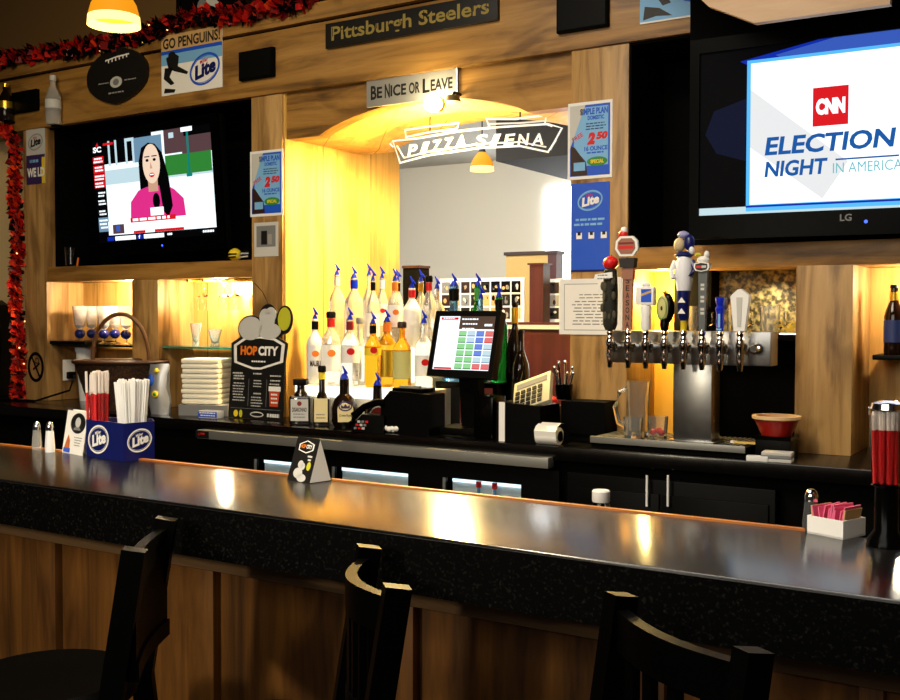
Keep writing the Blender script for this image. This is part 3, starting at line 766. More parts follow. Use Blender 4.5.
# ------------------------------------------------------------------ tube sign in the arch
YP = 4.16
def Q(x, y): p = P(x, y, YP); return (p.x, p.z)
t = thing('neon_sign', 'white banner shaped tube sign hanging inside the arch', 'sign', (0, YP, 0))
ban = [(393, 141), (400, 163), (430, 155), (480, 148), (520, 146), (548, 152), (562, 128), (548, 124), (500, 127), (460, 131), (420, 138)]
tt = MB()
def tb(mb, pts, r, m, closed=False): mb.tube([(Q(x, y)[0], 0, Q(x, y)[1]) for x, y in pts], r, m, 6, closed)
tb(tt, ban, .005, E_TUBE, True); tb(tt, [(397, 146), (404, 158), (432, 151), (480, 144), (520, 142), (546, 147)], .004, E_TUBE2)
tb(tt, [(406, 138), (405, 130), (432, 126), (459, 123), (456, 132)], .005, E_TUBE); tb(tt, [(406, 137), (430, 132), (456, 129)], .004, E_TUBE)
tb(tt, [(490, 128), (486, 119), (516, 119), (546, 115), (545, 124), (552, 126)], .005, E_TUBE); tb(tt, [(490, 124), (520, 123), (544, 121)], .004, E_TUBE2)
tb(tt, [(393, 141), (390, 144), (393, 147)], .004, E_TUBE); tb(tt, [(562, 128), (550, 150), (556, 140)], .004, E_TUBE)
tt.build('tube_outline', t)
letters = MB()
def lett(word, xa, xb, ya, yb, yh):
    n = len(word)
    for k, ch in enumerate(word):
        u0 = xa+(xb-xa)*k/n; u1 = xa+(xb-xa)*(k+.86)/n; f = k/max(1, n-1); yb_ = ya+(yb-ya)*f
        a, b = Q(u0, yb_), Q(u1, yb_-yh)
        letters.text(ch, a[0], a[1], b[0], b[1], -.006, E_TUBE, bold=.025, shear=.15)
lett('PIZZA', 408, 468, 157, 148, 13); lett('SIENA', 476, 546, 147, 146, 13)
letters.build('lettering', t)
MB().tube([(Q(430, 131)[0], 0, Q(430, 131)[1]), (Q(430, 131)[0], 0, 2.44)], .003, BLACK, 5).build('hanger', t)
MB().tube([(Q(520, 122)[0], 0, Q(520, 122)[1]), (Q(520, 122)[0], 0, 2.42)], .003, BLACK, 5).build('hanger', t)

# ------------------------------------------------------------------ bottles
def make_bottle(label, loc, h, r, glass, cap='pourer', shape='round', lab=None, neck=None, group='liquor bottles on the lit steps', liquid=None, capm=None, dot=None, word=None, shoulder=.62):
    t = thing('liquor_bottle', label, 'bottle', loc, 0, group)
    hb = h
    nr = r*.34
    prof = [(0, .004), (r*.8, 0), (r, .012), (r, hb*shoulder*.98), (r*.92, hb*(shoulder+.05)), (r*.55, hb*(shoulder+.14)), (nr, hb*(shoulder+.2)), (nr, hb*.97), (nr*1.15, hb*.975), (nr*1.1, hb), (0, hb)]
    if shape == 'square':
        mb = MB()
        mb.box(-r, r, -r*.7, r*.7, 0, hb*shoulder, glass, r*.22)
        mb.lathe([(r*.68, hb*shoulder-.004), (r*.6, hb*(shoulder+.05)), (nr*1.1, hb*(shoulder+.12)), (nr, hb*.98), (0, hb*.98)], glass, seg=16)
        mb.build('body', t); fy = -r*.7-.0012
    elif shape == 'round_low':
        mb = MB().lathe([(0, .004), (r*.75, 0), (r, hb*.15), (r*1.02, hb*.4), (r*.75, hb*.58), (nr*1.1, hb*.68), (nr, hb*.98), (0, hb*.98)], glass, seg=22); mb.build('body', t); fy = None
    else:
        MB().lathe(prof, glass, seg=22).build('body', t); fy = None
    if liquid:
        MB().lathe([(0, .008), (r*.9, .012), (r*.9, hb*shoulder*.8), (0, hb*shoulder*.8)], liquid, seg=18).build('liquid', t)
    if lab:
        za_, zb_ = lab[1]*hb, lab[2]*hb
        if fy is not None:
            mb = MB().box(-r*.82, r*.82, fy-.0006, fy, za_, zb_, lab[0])
            if word: mb.text(word[0], -r*.68, za_+(zb_-za_)*.42, r*.68, za_+(zb_-za_)*.62, fy-.001, word[1], bold=.03)
            mb.lines(-r*.6, za_+(zb_-za_)*.34, r*.6, 2, (zb_-za_)*.14, (zb_-za_)*.05, fy-.001, GREY, 3)
            if dot: mb.oval(0, za_+(zb_-za_)*.8, r*.22, r*.22, fy-.001, dot, 14)
            mb.build('label', t)
        else:
            mb = MB().lathe([(r*1.006, za_), (r*1.012, za_), (r*1.012, zb_), (r*1.006, zb_)], lab[0], seg=22)
            if dot or word:
                mb.M = Matrix.Rotation(.72, 4, 'Z')
                if dot: mb.oval(0, za_+(zb_-za_)*.68, r*.42, r*.36, -r*1.03, dot, 16)
                if word: mb.text(word[0], -r*.62, za_+(zb_-za_)*.2, r*.62, za_+(zb_-za_)*.42, -r*1.03, word[1], bold=.03)
            mb.build('label', t)
    if neck: MB().lathe([(nr*1.08, hb*.84), (nr*1.2, hb*.84), (nr*1.2, hb*.965), (nr*1.08, hb*.965)], neck, seg=14).build('neck_band', t)
    if cap == 'pourer':
        q = MB().lathe([(nr*.95, hb*.985), (nr*1.0, hb*1.0), (nr*.6, hb+.014), (nr*.4, hb+.02), (0, hb+.02)], MBLUE, seg=12)
        q.tube([(0, 0, hb+.01), (.004, -.002, hb+.026), (-.010, .002, hb+.052)], [.0045, .004, .003], MBLUE, 7)
        q.prism([(.002, hb+.02), (.020, hb+.018), (.016, hb+.026), (-.008, hb+.052), (-.011, hb+.050)], -.002, .002, MBLUE)
        q.build('pourer', t)
    elif cap == 'flat':
        MB().lathe([(0, hb*.97), (nr*1.45, hb*.97), (nr*1.5, hb+.012), (nr*1.2, hb+.02), (0, hb+.02)], capm or BLACK, seg=14).build('cap', t)
    elif cap == 'block':
        MB().box(-r*.62, r*.62, -r*.62, r*.62, hb*.95, hb*.95+.028, capm or BLACK, .003).build('cap', t)
    return t
ST1, ST2 = 1.19, 1.365
# lit stepped display: two frosted acrylic steps
xa, xb = P(301, 385, 3.75).x, P(437, 385, 3.75).x-.02
t = thing('bottle_display', 'glowing white stepped bottle display on the back counter', 'bottle display', ((xa+xb)/2, 3.7, CZ))
w = xb-xa; w2 = P(437, 300, 3.97).x+.045-(xa+xb)/2
MB().box(-w/2+.01, w/2+.02, 0, .16, 0, ST1-CZ, mat('frosted_acrylic', c(238, 232, 214), .5)).build('lower_step', t)
MB().box(-w/2+.01, w2, .16, .33, 0, ST2-CZ, mat('frosted_acrylic', c(238, 232, 214), .5)).build('upper_step', t)
MB().box(-w/2+.01, w/2+.02, -.004, .0, .12, ST1-CZ, E_STEP).build('light_strip', t)
MB().box(-w/2+.01, w2, .155, .16, .19, ST2-CZ, E_STEP).build('light_strip', t)
def bt(x, ytip, Y, base, label, **k):
    """bottle from the photo height of its tip, standing on a step at depth Y"""
    p = P(x, ytip, Y); pour = .05 if k.get('cap', 'pourer') == 'pourer' else .018
    return make_bottle(label, (p.x, Y, base), p.z-base-pour, k.pop('r', .042), k.pop('glass', GLASSF), **k)
WB = mat('white_bottle', c(244, 242, 234), .3)
# upper step
bt(337, 264, 3.95, ST2, 'clear bottle with blue pourer, leftmost on the upper step', r=.038, neck=LGREY)
bt(354, 267, 3.925, ST2, 'tall clear bottle with bright blue neck band on the upper step', r=.045, neck=MBLUE)
bt(369, 264, 3.97, ST2, 'clear bottle with blue pourer behind the black necked one', r=.03)
bt(373, 269, 3.89, ST2, 'clear bottle with black neck band in front on the upper step', r=.03, neck=BLACK, lab=(WHITE, .15, .5))
bt(382, 267, 3.96, ST2, 'clear bottle with pale neck and red spot label on the upper step', r=.03, neck=WPLAS, lab=(WHITE, .3, .62), dot=RED)
bt(395, 269, 3.895, ST2, 'clear bottle with orange fruit spot label on the upper step', r=.034, neck=ORANGE, lab=(WHITE, .3, .62), dot=ORANGE)
bt(398, 270, 3.975, ST2, 'clear bottle with black neck just behind the orange spot bottle', r=.026, neck=BLACK)
bt(412, 277, 3.89, ST2, 'white bottle with red neck below the black wall box', r=.04, neck=RED, glass=WB)
bt(421, 270, 3.975, ST2, 'clear bottle with gold neck beside the red capped bottle', r=.03, neck=GOLDF)
bt(429, 276, 3.895, ST2, 'clear bottle with black stopper and red lettered neck', r=.034, cap='flat', neck=RED)
bt(437, 277, 3.97, ST2, 'clear bottle with blue pourer, last on the upper step', r=.036)
# lower step
bt(315, 308, 3.755, ST1, 'white bottle with black collar and sunset label, leftmost on the lower step', r=.039, glass=WB, neck=BLACK, lab=(WPLAS, .2, .6), dot=ORANGE, word=('MALIBU', BROWN))
bt(331, 312, 3.80, ST1, 'clear bottle with black stopper and green shield label on the lower step', r=.045, cap='flat', neck=RED, lab=(WHITE, .2, .58), dot=ORANGE)
bt(350, 308, 3.75, ST1, 'clear bottle with dark red neck band on the lower step', r=.042, neck=DRED, lab=(WHITE, .35, .6), dot=RED)
bt(360, 318, 3.82, ST1, 'square clear bottle with white figure label on the lower step', r=.036, shape='square', lab=(WHITE, .1, .55), cap='flat', capm=GREY)
bt(373, 312, 3.745, ST1, 'amber bottle with black and yellow neck band and orange cap label', r=.038, glass=GLASSA, neck=BLACK, lab=(YEL, .5, .62), dot=RED)
bt(387, 310, 3.805, ST1, 'amber gold label bottle', r=.044, glass=GLASSA, neck=ORANGE, lab=(GOLDF, .16, .55))['label'] = 'amber bottle with large gold label, second amber one on the lower step'
bt(402, 322, 3.75, ST1, 'amber bottle with pale label and dark stopper on the lower step', r=.04, glass=GLASSA, cap='flat', capm=BROWN, lab=(OLIVE, .16, .6))
bt(424, 311, 3.78, ST1, 'clear bottle with blue pourer nearest the till screen', r=.04, lab=(WHITE, .2, .5), dot=RED)
# on the counter in front of the steps
p = P(301, 414, 3.61)
t = make_bottle('dark square liqueur bottle with big black block cap, leftmost on the counter', (p.x, 3.61, CZ), .185, .048, GLASSD, cap='block', shape='square', lab=(LGREY, .1, .62), dot=DRED, word=('DISARONNO', BROWN), group='bottles on the counter before the lit steps', shoulder=.7); t.rotation_euler = (0, 0, .5)
p = P(322, 412, 3.61)
t = make_bottle('slim dark bottle with cream label between square and crowned bottles', (p.x, 3.61, CZ), .245, .036, GLASSD, cap='flat', shape='square', neck=YEL, lab=(mat('cream_label', c(232, 216, 160), .6), .08, .5), group='bottles on the counter before the lit steps', shoulder=.5); t.rotation_euler = (0, 0, .5)
p = P(343, 414, 3.60)
t = make_bottle('squat dark whisky bottle with cream crown label, centre of the counter row', (p.x, 3.61, CZ), .215, .058, GLASSD, cap='pourer', shape='round_low', group='bottles on the counter before the lit steps')
pr = MB(); pr.M = Matrix.Rotation(.72, 4, 'Z')
pr.prism([(-.032, .03), (.032, .03), (.034, .085), (.03, .1), (0, .112), (-.03, .1), (-.034, .085)], -.0665, -.063, mat('cream_label', c(232, 216, 160), .6))
pr.text('Crown Royal', -.026, .05, .026, .064, -.0668, SIGNBLK, bold=.02); pr.ring(0, .098, .03, .022, .006, -.0668, mat('violet_print', c(52, 36, 88), .5))
pr.flat([(-.018, .088), (-.02, .104), (-.008, .096), (0, .108), (.008, .096), (.02, .104), (.018, .088)], -.067, mat('violet_print', c(52, 36, 88), .5)); pr.build('label', t)
p = P(374, 412, 3.61)
t = make_bottle('squat dark bottle with round red and black label beside the telephone', (p.x, 3.635, CZ), .19, .054, GLASSD, cap='pourer', shape='round_low', group='bottles on the counter before the lit steps')
pr = MB(); pr.M = Matrix.Rotation(.72, 4, 'Z'); pr.oval(0, .06, .04, .042, -.0615, DRED); pr.ring(0, .06, .042, .044, .005, -.0618, LGREY); pr.lines(-.025, .07, .028, 2, .018, .008, -.062, LGREY, 3); pr.build('label', t)
# behind the till screen
def bb(x, y, Y, base, label, **k):
    p = P(x, y, Y); return make_bottle(label, (p.x, Y, base), p.z-base-.05, k.pop('r', .04), k.pop('glass'), group='bottles behind the till screen', **k)
bb(454, 274, 3.92, CZ+.2, 'blue globe shaped bottle with black neck behind the till screen', glass=GLASSB, neck=BLACK, r=.056, shoulder=.5)
bb(478, 274, 3.96, CZ+.2, 'green bottle with blue pourer above the till screen, left of two green ones', glass=GLASSG, neck=GREEN)
bb(481, 286, 3.88, CZ+.2, 'pale bottle with blue pourer close in front of the left green bottle', glass=GLASSB, r=.03)
bb(499, 285, 3.93, CZ+.2, 'green bottle with black neck at the right end behind the till screen', glass=GLASSG, neck=BLACK)
p = P(515, 303, 3.94)
make_bottle('dark wine bottle with gold foil neck right of the till screen', (p.x, 3.94, CZ), p.z-CZ, .036, GLASSD, cap='none', neck=GOLDF, lab=(BLACK, .1, .45), group='bottles behind the till screen')
p = P(522, 330, 3.845)
make_bottle('dark wine bottle with green and gold label beside the gold foil bottle', (p.x-.005, 3.845, CZ), p.z-CZ, .036, GLASSD, cap='none', lab=(SIGNBLK, .2, .5), dot=GREEN, group='bottles behind the till screen')
xl, xr = P(454, 380, 3.92).x-.045, P(499, 380, 3.93).x+.04
t = thing('shelf_riser', 'low black shelf behind the till screen carrying bottles', 'shelf', ((xl+xr)/2, 3.92, CZ)); w = (xr-xl)/2
MB().box(-w, w, -.08, .09, .18, .2, BLACK).build('top', t)
for sx in (-w+.01, w-.01): MB().box(sx-.01, sx+.01, -.08, .09, 0, .18, BLACK).build('side', t)
# black box standing behind the bottles
p = P(411, 268, 4.3)
t = thing('storage_box', 'small black box standing behind the bottles under the arch', 'box', (p.x, 4.3, CZ))
MB().box(-.05, .05, 0, .09, 0, p.z-CZ, BLACKM, .004).build('body', t); MB().box(-.053, .053, -.003, .093, p.z-CZ, p.z-CZ+.012, BROWN).build('lid', t)

# ------------------------------------------------------------------ beyond the arch
def hx(x, y, Y): return P(x, y, Y).x
t = thing('half_wall', 'maroon half wall with pale ledge beyond the arch', 'partition', (0, 5.5, 0))
a, b = hx(440, 340, 5.5), hx(640, 340, 5.5)
MB().box(a, b, 0, .4, 0, 1.43, W_MAR).build('panel', t); MB().box(a-.02, b+.02, -.03, .43, 1.43, 1.455, LGREY).build('ledge', t); MB().box(a-.02, b+.02, -.03, .43, 1.455, 1.47, W_MAR).build('cap', t)
p = P(527, 265, 5.6); q = P(546, 265, 5.6)
t = thing('post', 'tall maroon wooden post standing on the half wall', 'post', ((p.x+q.x)/2, 5.6, 1.47))
w = q.x-p.x
MB().box(-w*.36, w*.36, 0, .09, 0, p.z-1.47, W_MAR).build('shaft', t); MB().box(-w*.44, w*.44, -.01, .1, p.z-1.47, p.z-1.46, W_MAR).build('cap', t)
for (xa_, xb_, lab) in ((440, 524, 'wide white board of small photographs left of the maroon post'), (547, 610, 'white board of small photographs right of the maroon post')):
    a, b = P(xa_, 279, 5.8), P(xb_, 326, 5.8); w, h = b.x-a.x, a.z-1.47
    t = thing('photo_board', lab, 'photo board', ((a.x+b.x)/2, 5.8, 1.47)); t['group'] = 'boards of photographs on the half wall'
    MB().box(-w/2, w/2, 0, .012, 0, h, WHITE).build('backing', t)
    R = random.Random(int(xa_)); n = int(w/.075)
    cols = [SIGNBLK, GREY, BROWN, SIGNGREY, TANP, BLACK]
    for r_ in range(3):
        for k in range(n):
            x0_ = -w/2+.015+k*(w-.03)/n; z0_ = .02+r_*(h-.03)/3; ww, hh = (w-.03)/n*.86, (h-.03)/3*.86
            pr = MB().box(x0_, x0_+ww, -.002, 0, z0_, z0_+hh, R.choice(cols))
            for q in range(3): pr.oval(x0_+ww*R.uniform(.25, .75), z0_+hh*R.uniform(.3, .7), ww*R.uniform(.1, .2), hh*R.uniform(.12, .28), -.0022-.0002*q, R.choice(cols+[TANP, LGREY]), 10)
            pr.build('photo', t)
a, b, e = P(505, 254, 7.0), P(551, 254, 7.0), P(505, 281, 7.0)
t = thing('cabinet', 'tan cabinet with maroon edge against the pale wall beyond the arch', 'cabinet', ((a.x+b.x)/2, 7.0, 0))
w = b.x-a.x
MB().box(-w/2+.01, w/2-.02, .0, .1, 0, a.z-.012, mat('tan_cabinet', c(190, 160, 96), .6)).build('body', t)
MB().box(-w/2, w/2+.06, -.02, .11, a.z-.012, a.z+.012, BROWN).build('top', t); MB().box(w/2-.02, w/2+.05, -.012, .1, 0, a.z-.012, W_MAR).build('side_panel', t)

# ------------------------------------------------------------------ till, printers, telephone
t = thing('till', 'black touch screen till with coloured keys on the back counter', 'till', (-2.217, 3.65, CZ), 0)
mon = bpy.data.objects.new('screen', None); 
SZ = 1.395-CZ
TM = Matrix.Translation((0, 0, SZ)) @ Matrix.Rotation(-.06, 4, 'Z') @ Matrix.Rotation(-.25, 4, 'X')
W_, H_ = .278, .225
mb = MB(); mb.M = TM; mb.box(-W_/2-.022, W_/2+.022, .006, .045, -H_/2-.03, H_/2+.022, BLACK, .006)
for q in ((-W_/2-.022, -W_/2, -H_/2-.03, H_/2+.022), (W_/2, W_/2+.022, -H_/2-.03, H_/2+.022), (-W_/2, W_/2, -H_/2-.03, -H_/2), (-W_/2, W_/2, H_/2, H_/2+.022)): mb.box(q[0], q[1], 0, .01, q[2], q[3], BLACK)
mb.build('monitor', t)
mb = MB(); mb.M = TM
X = lambda u: (u-.5)*W_
Z = lambda v: (.5-v)*H_
mb.rect(X(0), Z(1), X(1), Z(0), .005, E_WHITE); mb.rect(X(.37), Z(.24), X(1), Z(0), .0046, E_BROWN); mb.rect(X(.03), Z(.065), X(.34), Z(.02), .0046, E_RED)
mb.lines(X(.06), Z(.028), X(.3), 1, 1, .004, .0042, E_WHITE, 3); mb.lines(X(.4), Z(.04), X(.7), 3, .02, .006, .0042, E_WHITE, 4); mb.lines(X(.8), Z(.14), X(.98), 1, 1, .01, .0042, E_WHITE, 6)
rows = ['gbbr', 'gbbr', 'ggbw', 'ggbw', 'ggww', 'ggrr']
for r_, row in enumerate(rows):
    for k, ch in enumerate(row):
        x0_ = .385+k*.155; z0_ = .27+r_*.121
        m = {'g': E_KEYG, 'b': E_KEYB if k > 1 else E_PALE, 'r': E_KEYR, 'w': E_PALE}[ch]
        mb.rect(X(x0_), Z(z0_+.105), X(x0_+.138), Z(z0_), .0044, m); mb.rect(X(x0_), Z(z0_+.105), X(x0_+.138), Z(z0_+.088), .0041, {'g': E_GREEN, 'b': E_MID, 'r': E_RED, 'w': E_GLAZ}[ch])
mb.rect(X(.02), Z(.99), X(.34), Z(.955), .0044, E_RED)
mb.build('screen_picture', t)
MB().bar((.0, .09, .0), (0, .05, SZ-.02), .09, .05, BLACK).build('neck', t)
MB().box(-.12, .16, -.03, .13, 0, .03, BLACK, .008).build('base', t)
mb = MB().box(.10, .19, -.09, .02, .0, .17, BLACKG, .012); mb.build('card_reader', t)
p = P(402, 430, 3.60)
t = thing('receipt_printer', 'black receipt printer left of the till below the screen', 'printer', (p.x, 3.60, CZ))
q = P(441, 430, 3.6).x-p.x; hh = P(402, 390, 3.6).z-CZ
MB().prism([(-q*.36, 0), (q*.9, 0), (q*.9, hh*.95), (-q*.1, hh), (-q*.34, hh*.72)], -.06, .06, BLACK).build('body', t)
MB().box(-q*.08, q*.7, -.05, .05, hh*.97, hh+.012, BLACKG, .003).build('lid', t); MB().box(.0, q*.5, -.02, .0, hh+.012, hh+.02, GREY).build('paper_slot', t)
p = P(372, 425, 3.57)
t = thing('telephone', 'black telephone handset and base left of the receipt printer', 'telephone', (P(371, 420, 3.55).x, 3.552, CZ), .2)
MB().prism([(-.07, 0), (.08, 0), (.08, .07), (-.02, .075), (-.07, .02)], -.05, .02, BLACK).build('base', t)
MB().tube([(-.085, -.02, .03), (-.07, -.02, .065), (-.02, -.02, .105), (.04, -.02, .125), (.075, -.02, .12)], [.016, .018, .014, .016, .02], BLACKG, 10).build('handset', t)
kb = MB()
for r_ in range(3):
    for k in range(3): kb.box(-.055+k*.018+r_*.008, -.043+k*.018+r_*.008, -.054, -.048, .012+r_*.014, .021+r_*.014, [GREY, RED, LGREY][(k+r_) % 3])
kb.build('keypad', t)
p = P(392, 428, 3.55)
t = thing('crumpled_paper', 'small crumpled white paper on the counter edge below the telephone', 'paper', (p.x, 3.54, CZ))
mb = MB(); R = random.Random(5); n0 = mb.mi(WHITE)
for k in range(5): mb.ball((R.uniform(-.03, .03), R.uniform(-.01, .01), .012+R.uniform(0, .008)), (.016, .014, .012), WHITE, 7)
mb.build('ball', t)
p = P(517, 436, 3.60)
t = thing('card_machine', 'black printer box with angled grey keypad right of the till', 'card machine', (p.x, 3.60, CZ))
w = P(545, 436, 3.6).x-P(500, 436, 3.6).x; h = P(517, 402, 3.6).z-CZ
MB().prism([(-w*.34, 0), (w*.68, 0), (w*.62, h*.95), (-w*.32, h*1.0)], -.05, .12, BLACK).build('body', t)
a, b, e, f = P(513, 402, 3.6), P(541, 405, 3.6), P(562, 382, 3.6), P(540, 381, 3.6)
mb = MB(); mb.M = Matrix.Translation((w*.25, .02, h+.03)) @ Matrix.Rotation(-.35, 4, 'Y') @ Matrix.Rotation(.9, 4, 'X') @ Matrix.Scale(1, 4)
mb.box(-.075, .095, -.07, .075, -.012, .012, mat('keypad_beige', c(186, 180, 150), .5), .004); mb.build('keypad', t)
mb2 = MB(); mb2.M = mb.M
for r_ in range(4):
    for k in range(5): mb2.box(-.062+k*.026, -.044+k*.026, -.06+r_*.022, -.045+r_*.022, .012, .017, SIGNBLK)
mb2.box(-.06, .08, .035, .06, .012, .014, GREY); mb2.build('keys', t)
MB().bar((w*.25, .04, h*.9), (w*.25, .02, h+.02), .08, .04, BLACK).build('keypad_bracket', t)
p = P(501.5, 436, 3.54)
t = thing('paper_slip', 'narrow white paper slip standing upright against the card machine', 'paper', (p.x, 3.54, CZ))
MB().box(-.012, .014, 0, .003, 0, P(501, 402, 3.54).z-CZ, WHITE).build('sheet', t)
p = P(549, 427, 3.55)
t = thing('paper_roll', 'white till roll hanging loose beside the card machine', 'paper roll', (p.x, 3.55, CZ))
r = .033
MB().lathe([(0, -.045), (r, -.045), (r, .045), (0, .045)], WHITE, (0, 0, r), 20, 'x').build('roll', t)
MB().lathe([(0, .046), (.02, .046), (.02, .05), (0, .05)], BLACK, (0, 0, r), 14, 'x').build('core', t)
mb = MB(); i = mb.mi(WHITE); pts = [(-r, r), (-r-.004, r+.02), (-.02, r*2+.004), (.015, r*2+.016), (.04, r*2+.012)]
A = [mb.v((-.045, y, z)) for y, z in pts]; B = [mb.v((.045, y, z)) for y, z in pts]
for k in range(4): mb.face([A[k], A[k+1], B[k+1], B[k]], i)
mb.build('loose_paper', t)
a, b = P(563, 400, 3.72), P(607, 436, 3.72)
t = thing('equipment_box', 'black box against the foot of the post under the notice', 'box', ((a.x+b.x)/2, 3.70, CZ)); w = b.x-a.x
MB().box(-w/2, w/2, 0, .12, 0, a.z-CZ, BLACKM, .005).build('body', t); MB().box(-w*.3, w*.3, -.004, 0, .02, .03, BLACKG).build('slot', t)
p = P(566, 398, 3.68)
t = thing('bar_tool_cup', 'cup of small chrome bar tools left of the post', 'cup', (p.x+.0, 3.76, a.z))
t.location = (P(564, 380, 3.76).x, 3.76, a.z)
MB().lathe([(0, 0), (.03, 0), (.036, .06), (.032, .06), (.028, .006), (0, .006)], BLACKG, seg=16).build('cup', t)
for k in range(7):
    aa = k*.9; MB().tube([(.015*math.cos(aa), .015*math.sin(aa), .01), (.04*math.cos(aa), .03*math.sin(aa), .10+.02*(k % 3))], .004, CHROME, 6).ball((.04*math.cos(aa), .03*math.sin(aa), .105+.02*(k % 3)), .008, CHROME, 8).build('tool', t)
p = P(540, 385, 3.8)
t = thing('snack_bag', 'small clear and red packet lying behind the card machine', 'packet', (p.x, 3.84, CZ))
MB().box(-.06, .06, 0, .05, 0, .12, BLACK, .006).build('box', t); mb = MB(); mb.ball((-.02, .02, .135), (.05, .03, .018), LGREY, 9); mb.ball((.03, .02, .14), (.022, .02, .016), RED, 8); mb.build('packet', t)

# ------------------------------------------------------------------ beer tower
DT = 1.06
a, b = P(590, 435, 3.55), P(745, 451, 3.55)
t = thing('drip_tray', 'long steel drip tray under the beer taps', 'drip tray', ((a.x+b.x)/2, 3.55, CZ)); w = b.x-a.x
MB().box(-w/2, w/2, .012, .3, 0, DT-CZ-.004, BLACKM).build('body', t); MB().box(-w/2, w/2, 0, .012, DT-CZ-.022, DT-CZ+.002, STEEL, .002).build('front_edge', t)
mb = MB()
for k in range(30): mb.box(-w/2+.01+k*(w-.02)/30, -w/2+.01+k*(w-.02)/30+.008, .03, .28, DT-CZ-.004, DT-CZ, STEEL)
o = mb.build('grille', t); o['kind'] = 'stuff'
a, b = P(607, 331, 3.57), P(770, 367, 3.57)
zb, ztp = 1.335, 1.452
tw_ = thing('beer_tower', 'steel beer tower with eight taps on the back counter', 'beer tower', (P(692, 350, 3.60).x, 3.62, DT))
ox, oz = tw_.location.x, DT
STL = mat('tower_steel', c(150, 150, 150), .3, metal=1)
MB().box(a.x-ox, b.x-ox, -.045, .05, zb-oz, ztp-oz, STL, .004).build('manifold', tw_)
u0, u1 = P(673, 400, 3.57).x-ox, P(711, 400, 3.57).x-ox
MB().box(u0, u1, -.045, .05, 0, zb-oz, STL, .003).build('column', tw_)
MB().box(u0-.012, u1+.012, -.056, .062, 0, .008, STL, .002).build('flange', tw_)
fx = [610, 628, 645.7, 664.4, 683.4, 702, 720, 740]
FYY = 3.50
def stick(mb, prof, m, z0, mats=None, seg=14): mb.lathe([(r, z+z0) for r, z in prof], m, seg=seg, mats=mats)
def h_apple(mb, H):
    stick(mb, [(0, 0), (.018, 0), (.026, .02), (.028, H*.5), (.024, H*.82), (.014, H*.86), (0, H*.86)], mat('bark', c(30, 30, 22), .8), 0)
    R = random.Random(2)
    for k in range(26): mb.ball((R.uniform(-.024, .024), -.012-R.random()*.016, R.uniform(.02, H*.8)), (.008, .006, .016), [mat('bark', c(30, 30, 22), .8), mat('bark_pale', c(70, 66, 50), .8)][k % 2], 6)
    mb.ball((0, 0, H*.93), (.028, .028, .025), RED, 16); mb.tube([(0, 0, H*.97), (.004, 0, H*1.04)], .002, BROWN, 5)
    mb.prism([(-.05, H*.70), (-.045, H*.77), (.02, H*.80), (.022, H*.72)], -.034, -.029, WPLAS); mb.lines(-.04, H*.765, .015, 2, .012, .004, -.0346, GREY, 2)
def h_season(mb, H):
    mb.prism([(-.012, 0), (.012, 0), (.02, H*.66), (-.018, H*.66)], -.008, .008, COPPER)
    mb.prism([(-.024, H*.62), (.026, H*.62), (.03, H*.71), (-.03, H*.71)], -.02, .012, mat('dark_band', c(26, 20, 18), .5))
    mb.prism([(-.018, H*.5), (.02, H*.5), (.023, H*.62), (-.02, H*.62)], -.012, .01, COPPER)
    hexa = [(-.043, H*.80), (-.026, H*.73), (.026, H*.73), (.043, H*.80), (.04, H*.88), (.024, H*.925), (-.024, H*.925), (-.04, H*.88)]
    mb.prism(hexa, -.022, -.008, WPLAS); mb.prism([(x*.78, H*.83+(z-H*.83)*.78) for x, z in hexa], -.0245, -.022, COPPER); mb.rect(-.028, H*.80, .028, H*.83, -.025, RED); mb.rect(-.028, H*.845, .028, H*.865, -.025, DRED)
    for k, ch in enumerate('SEASONAL'): mb.text(ch, -.007, H*.46-k*.026, .007, H*.46-k*.026+.02, -.0086, BROWN, bold=.02)
    mb.ball((-.02, -.004, H*.945), (.018, .014, .018), RED, 10); mb.ball((-.016, -.004, H*.985), (.012, .012, .014), WPLAS, 10)
def h_square(mb, H):
    stick(mb, [(0, 0), (.016, 0), (.019, .02), (.017, H*.25), (.02, H*.48), (.012, H*.56), (0, H*.56)], WPLAS, 0)
    mb.box(-.034, .034, -.017, .017, H*.52, H*.90, WPLAS, .005); mb.rect(-.012, H*.58, .026, H*.85, -.0176, BLUE); mb.flat([(-.012, H*.70), (.026, H*.78), (.026, H*.83), (-.012, H*.75)], -.0179, TANP)
    mb.ball((0, 0, H*.94), (.018, .014, H*.06), WPLAS, 10)
def h_oval(mb, H):
    stick(mb, [(0, 0), (.014, 0), (.017, .03), (.012, H*.3), (0, H*.3)], BLACKG, 0)
    mb.ball((.008, .004, H*.55), (.026, .014, H*.38), BLACKG, 16); mb.ball((-.006, -.008, H*.55), (.022, .008, H*.33), OLIVE, 16)
    mb.ring(-.006, H*.55, .018, H*.27, .002, -.0168, GREEN); mb.ball((-.006, -.014, H*.55), (.005, .004, .009), BROWN, 8); mb.ball((.0, 0, H*.94), (.009, .009, H*.05), GOLDF, 8)
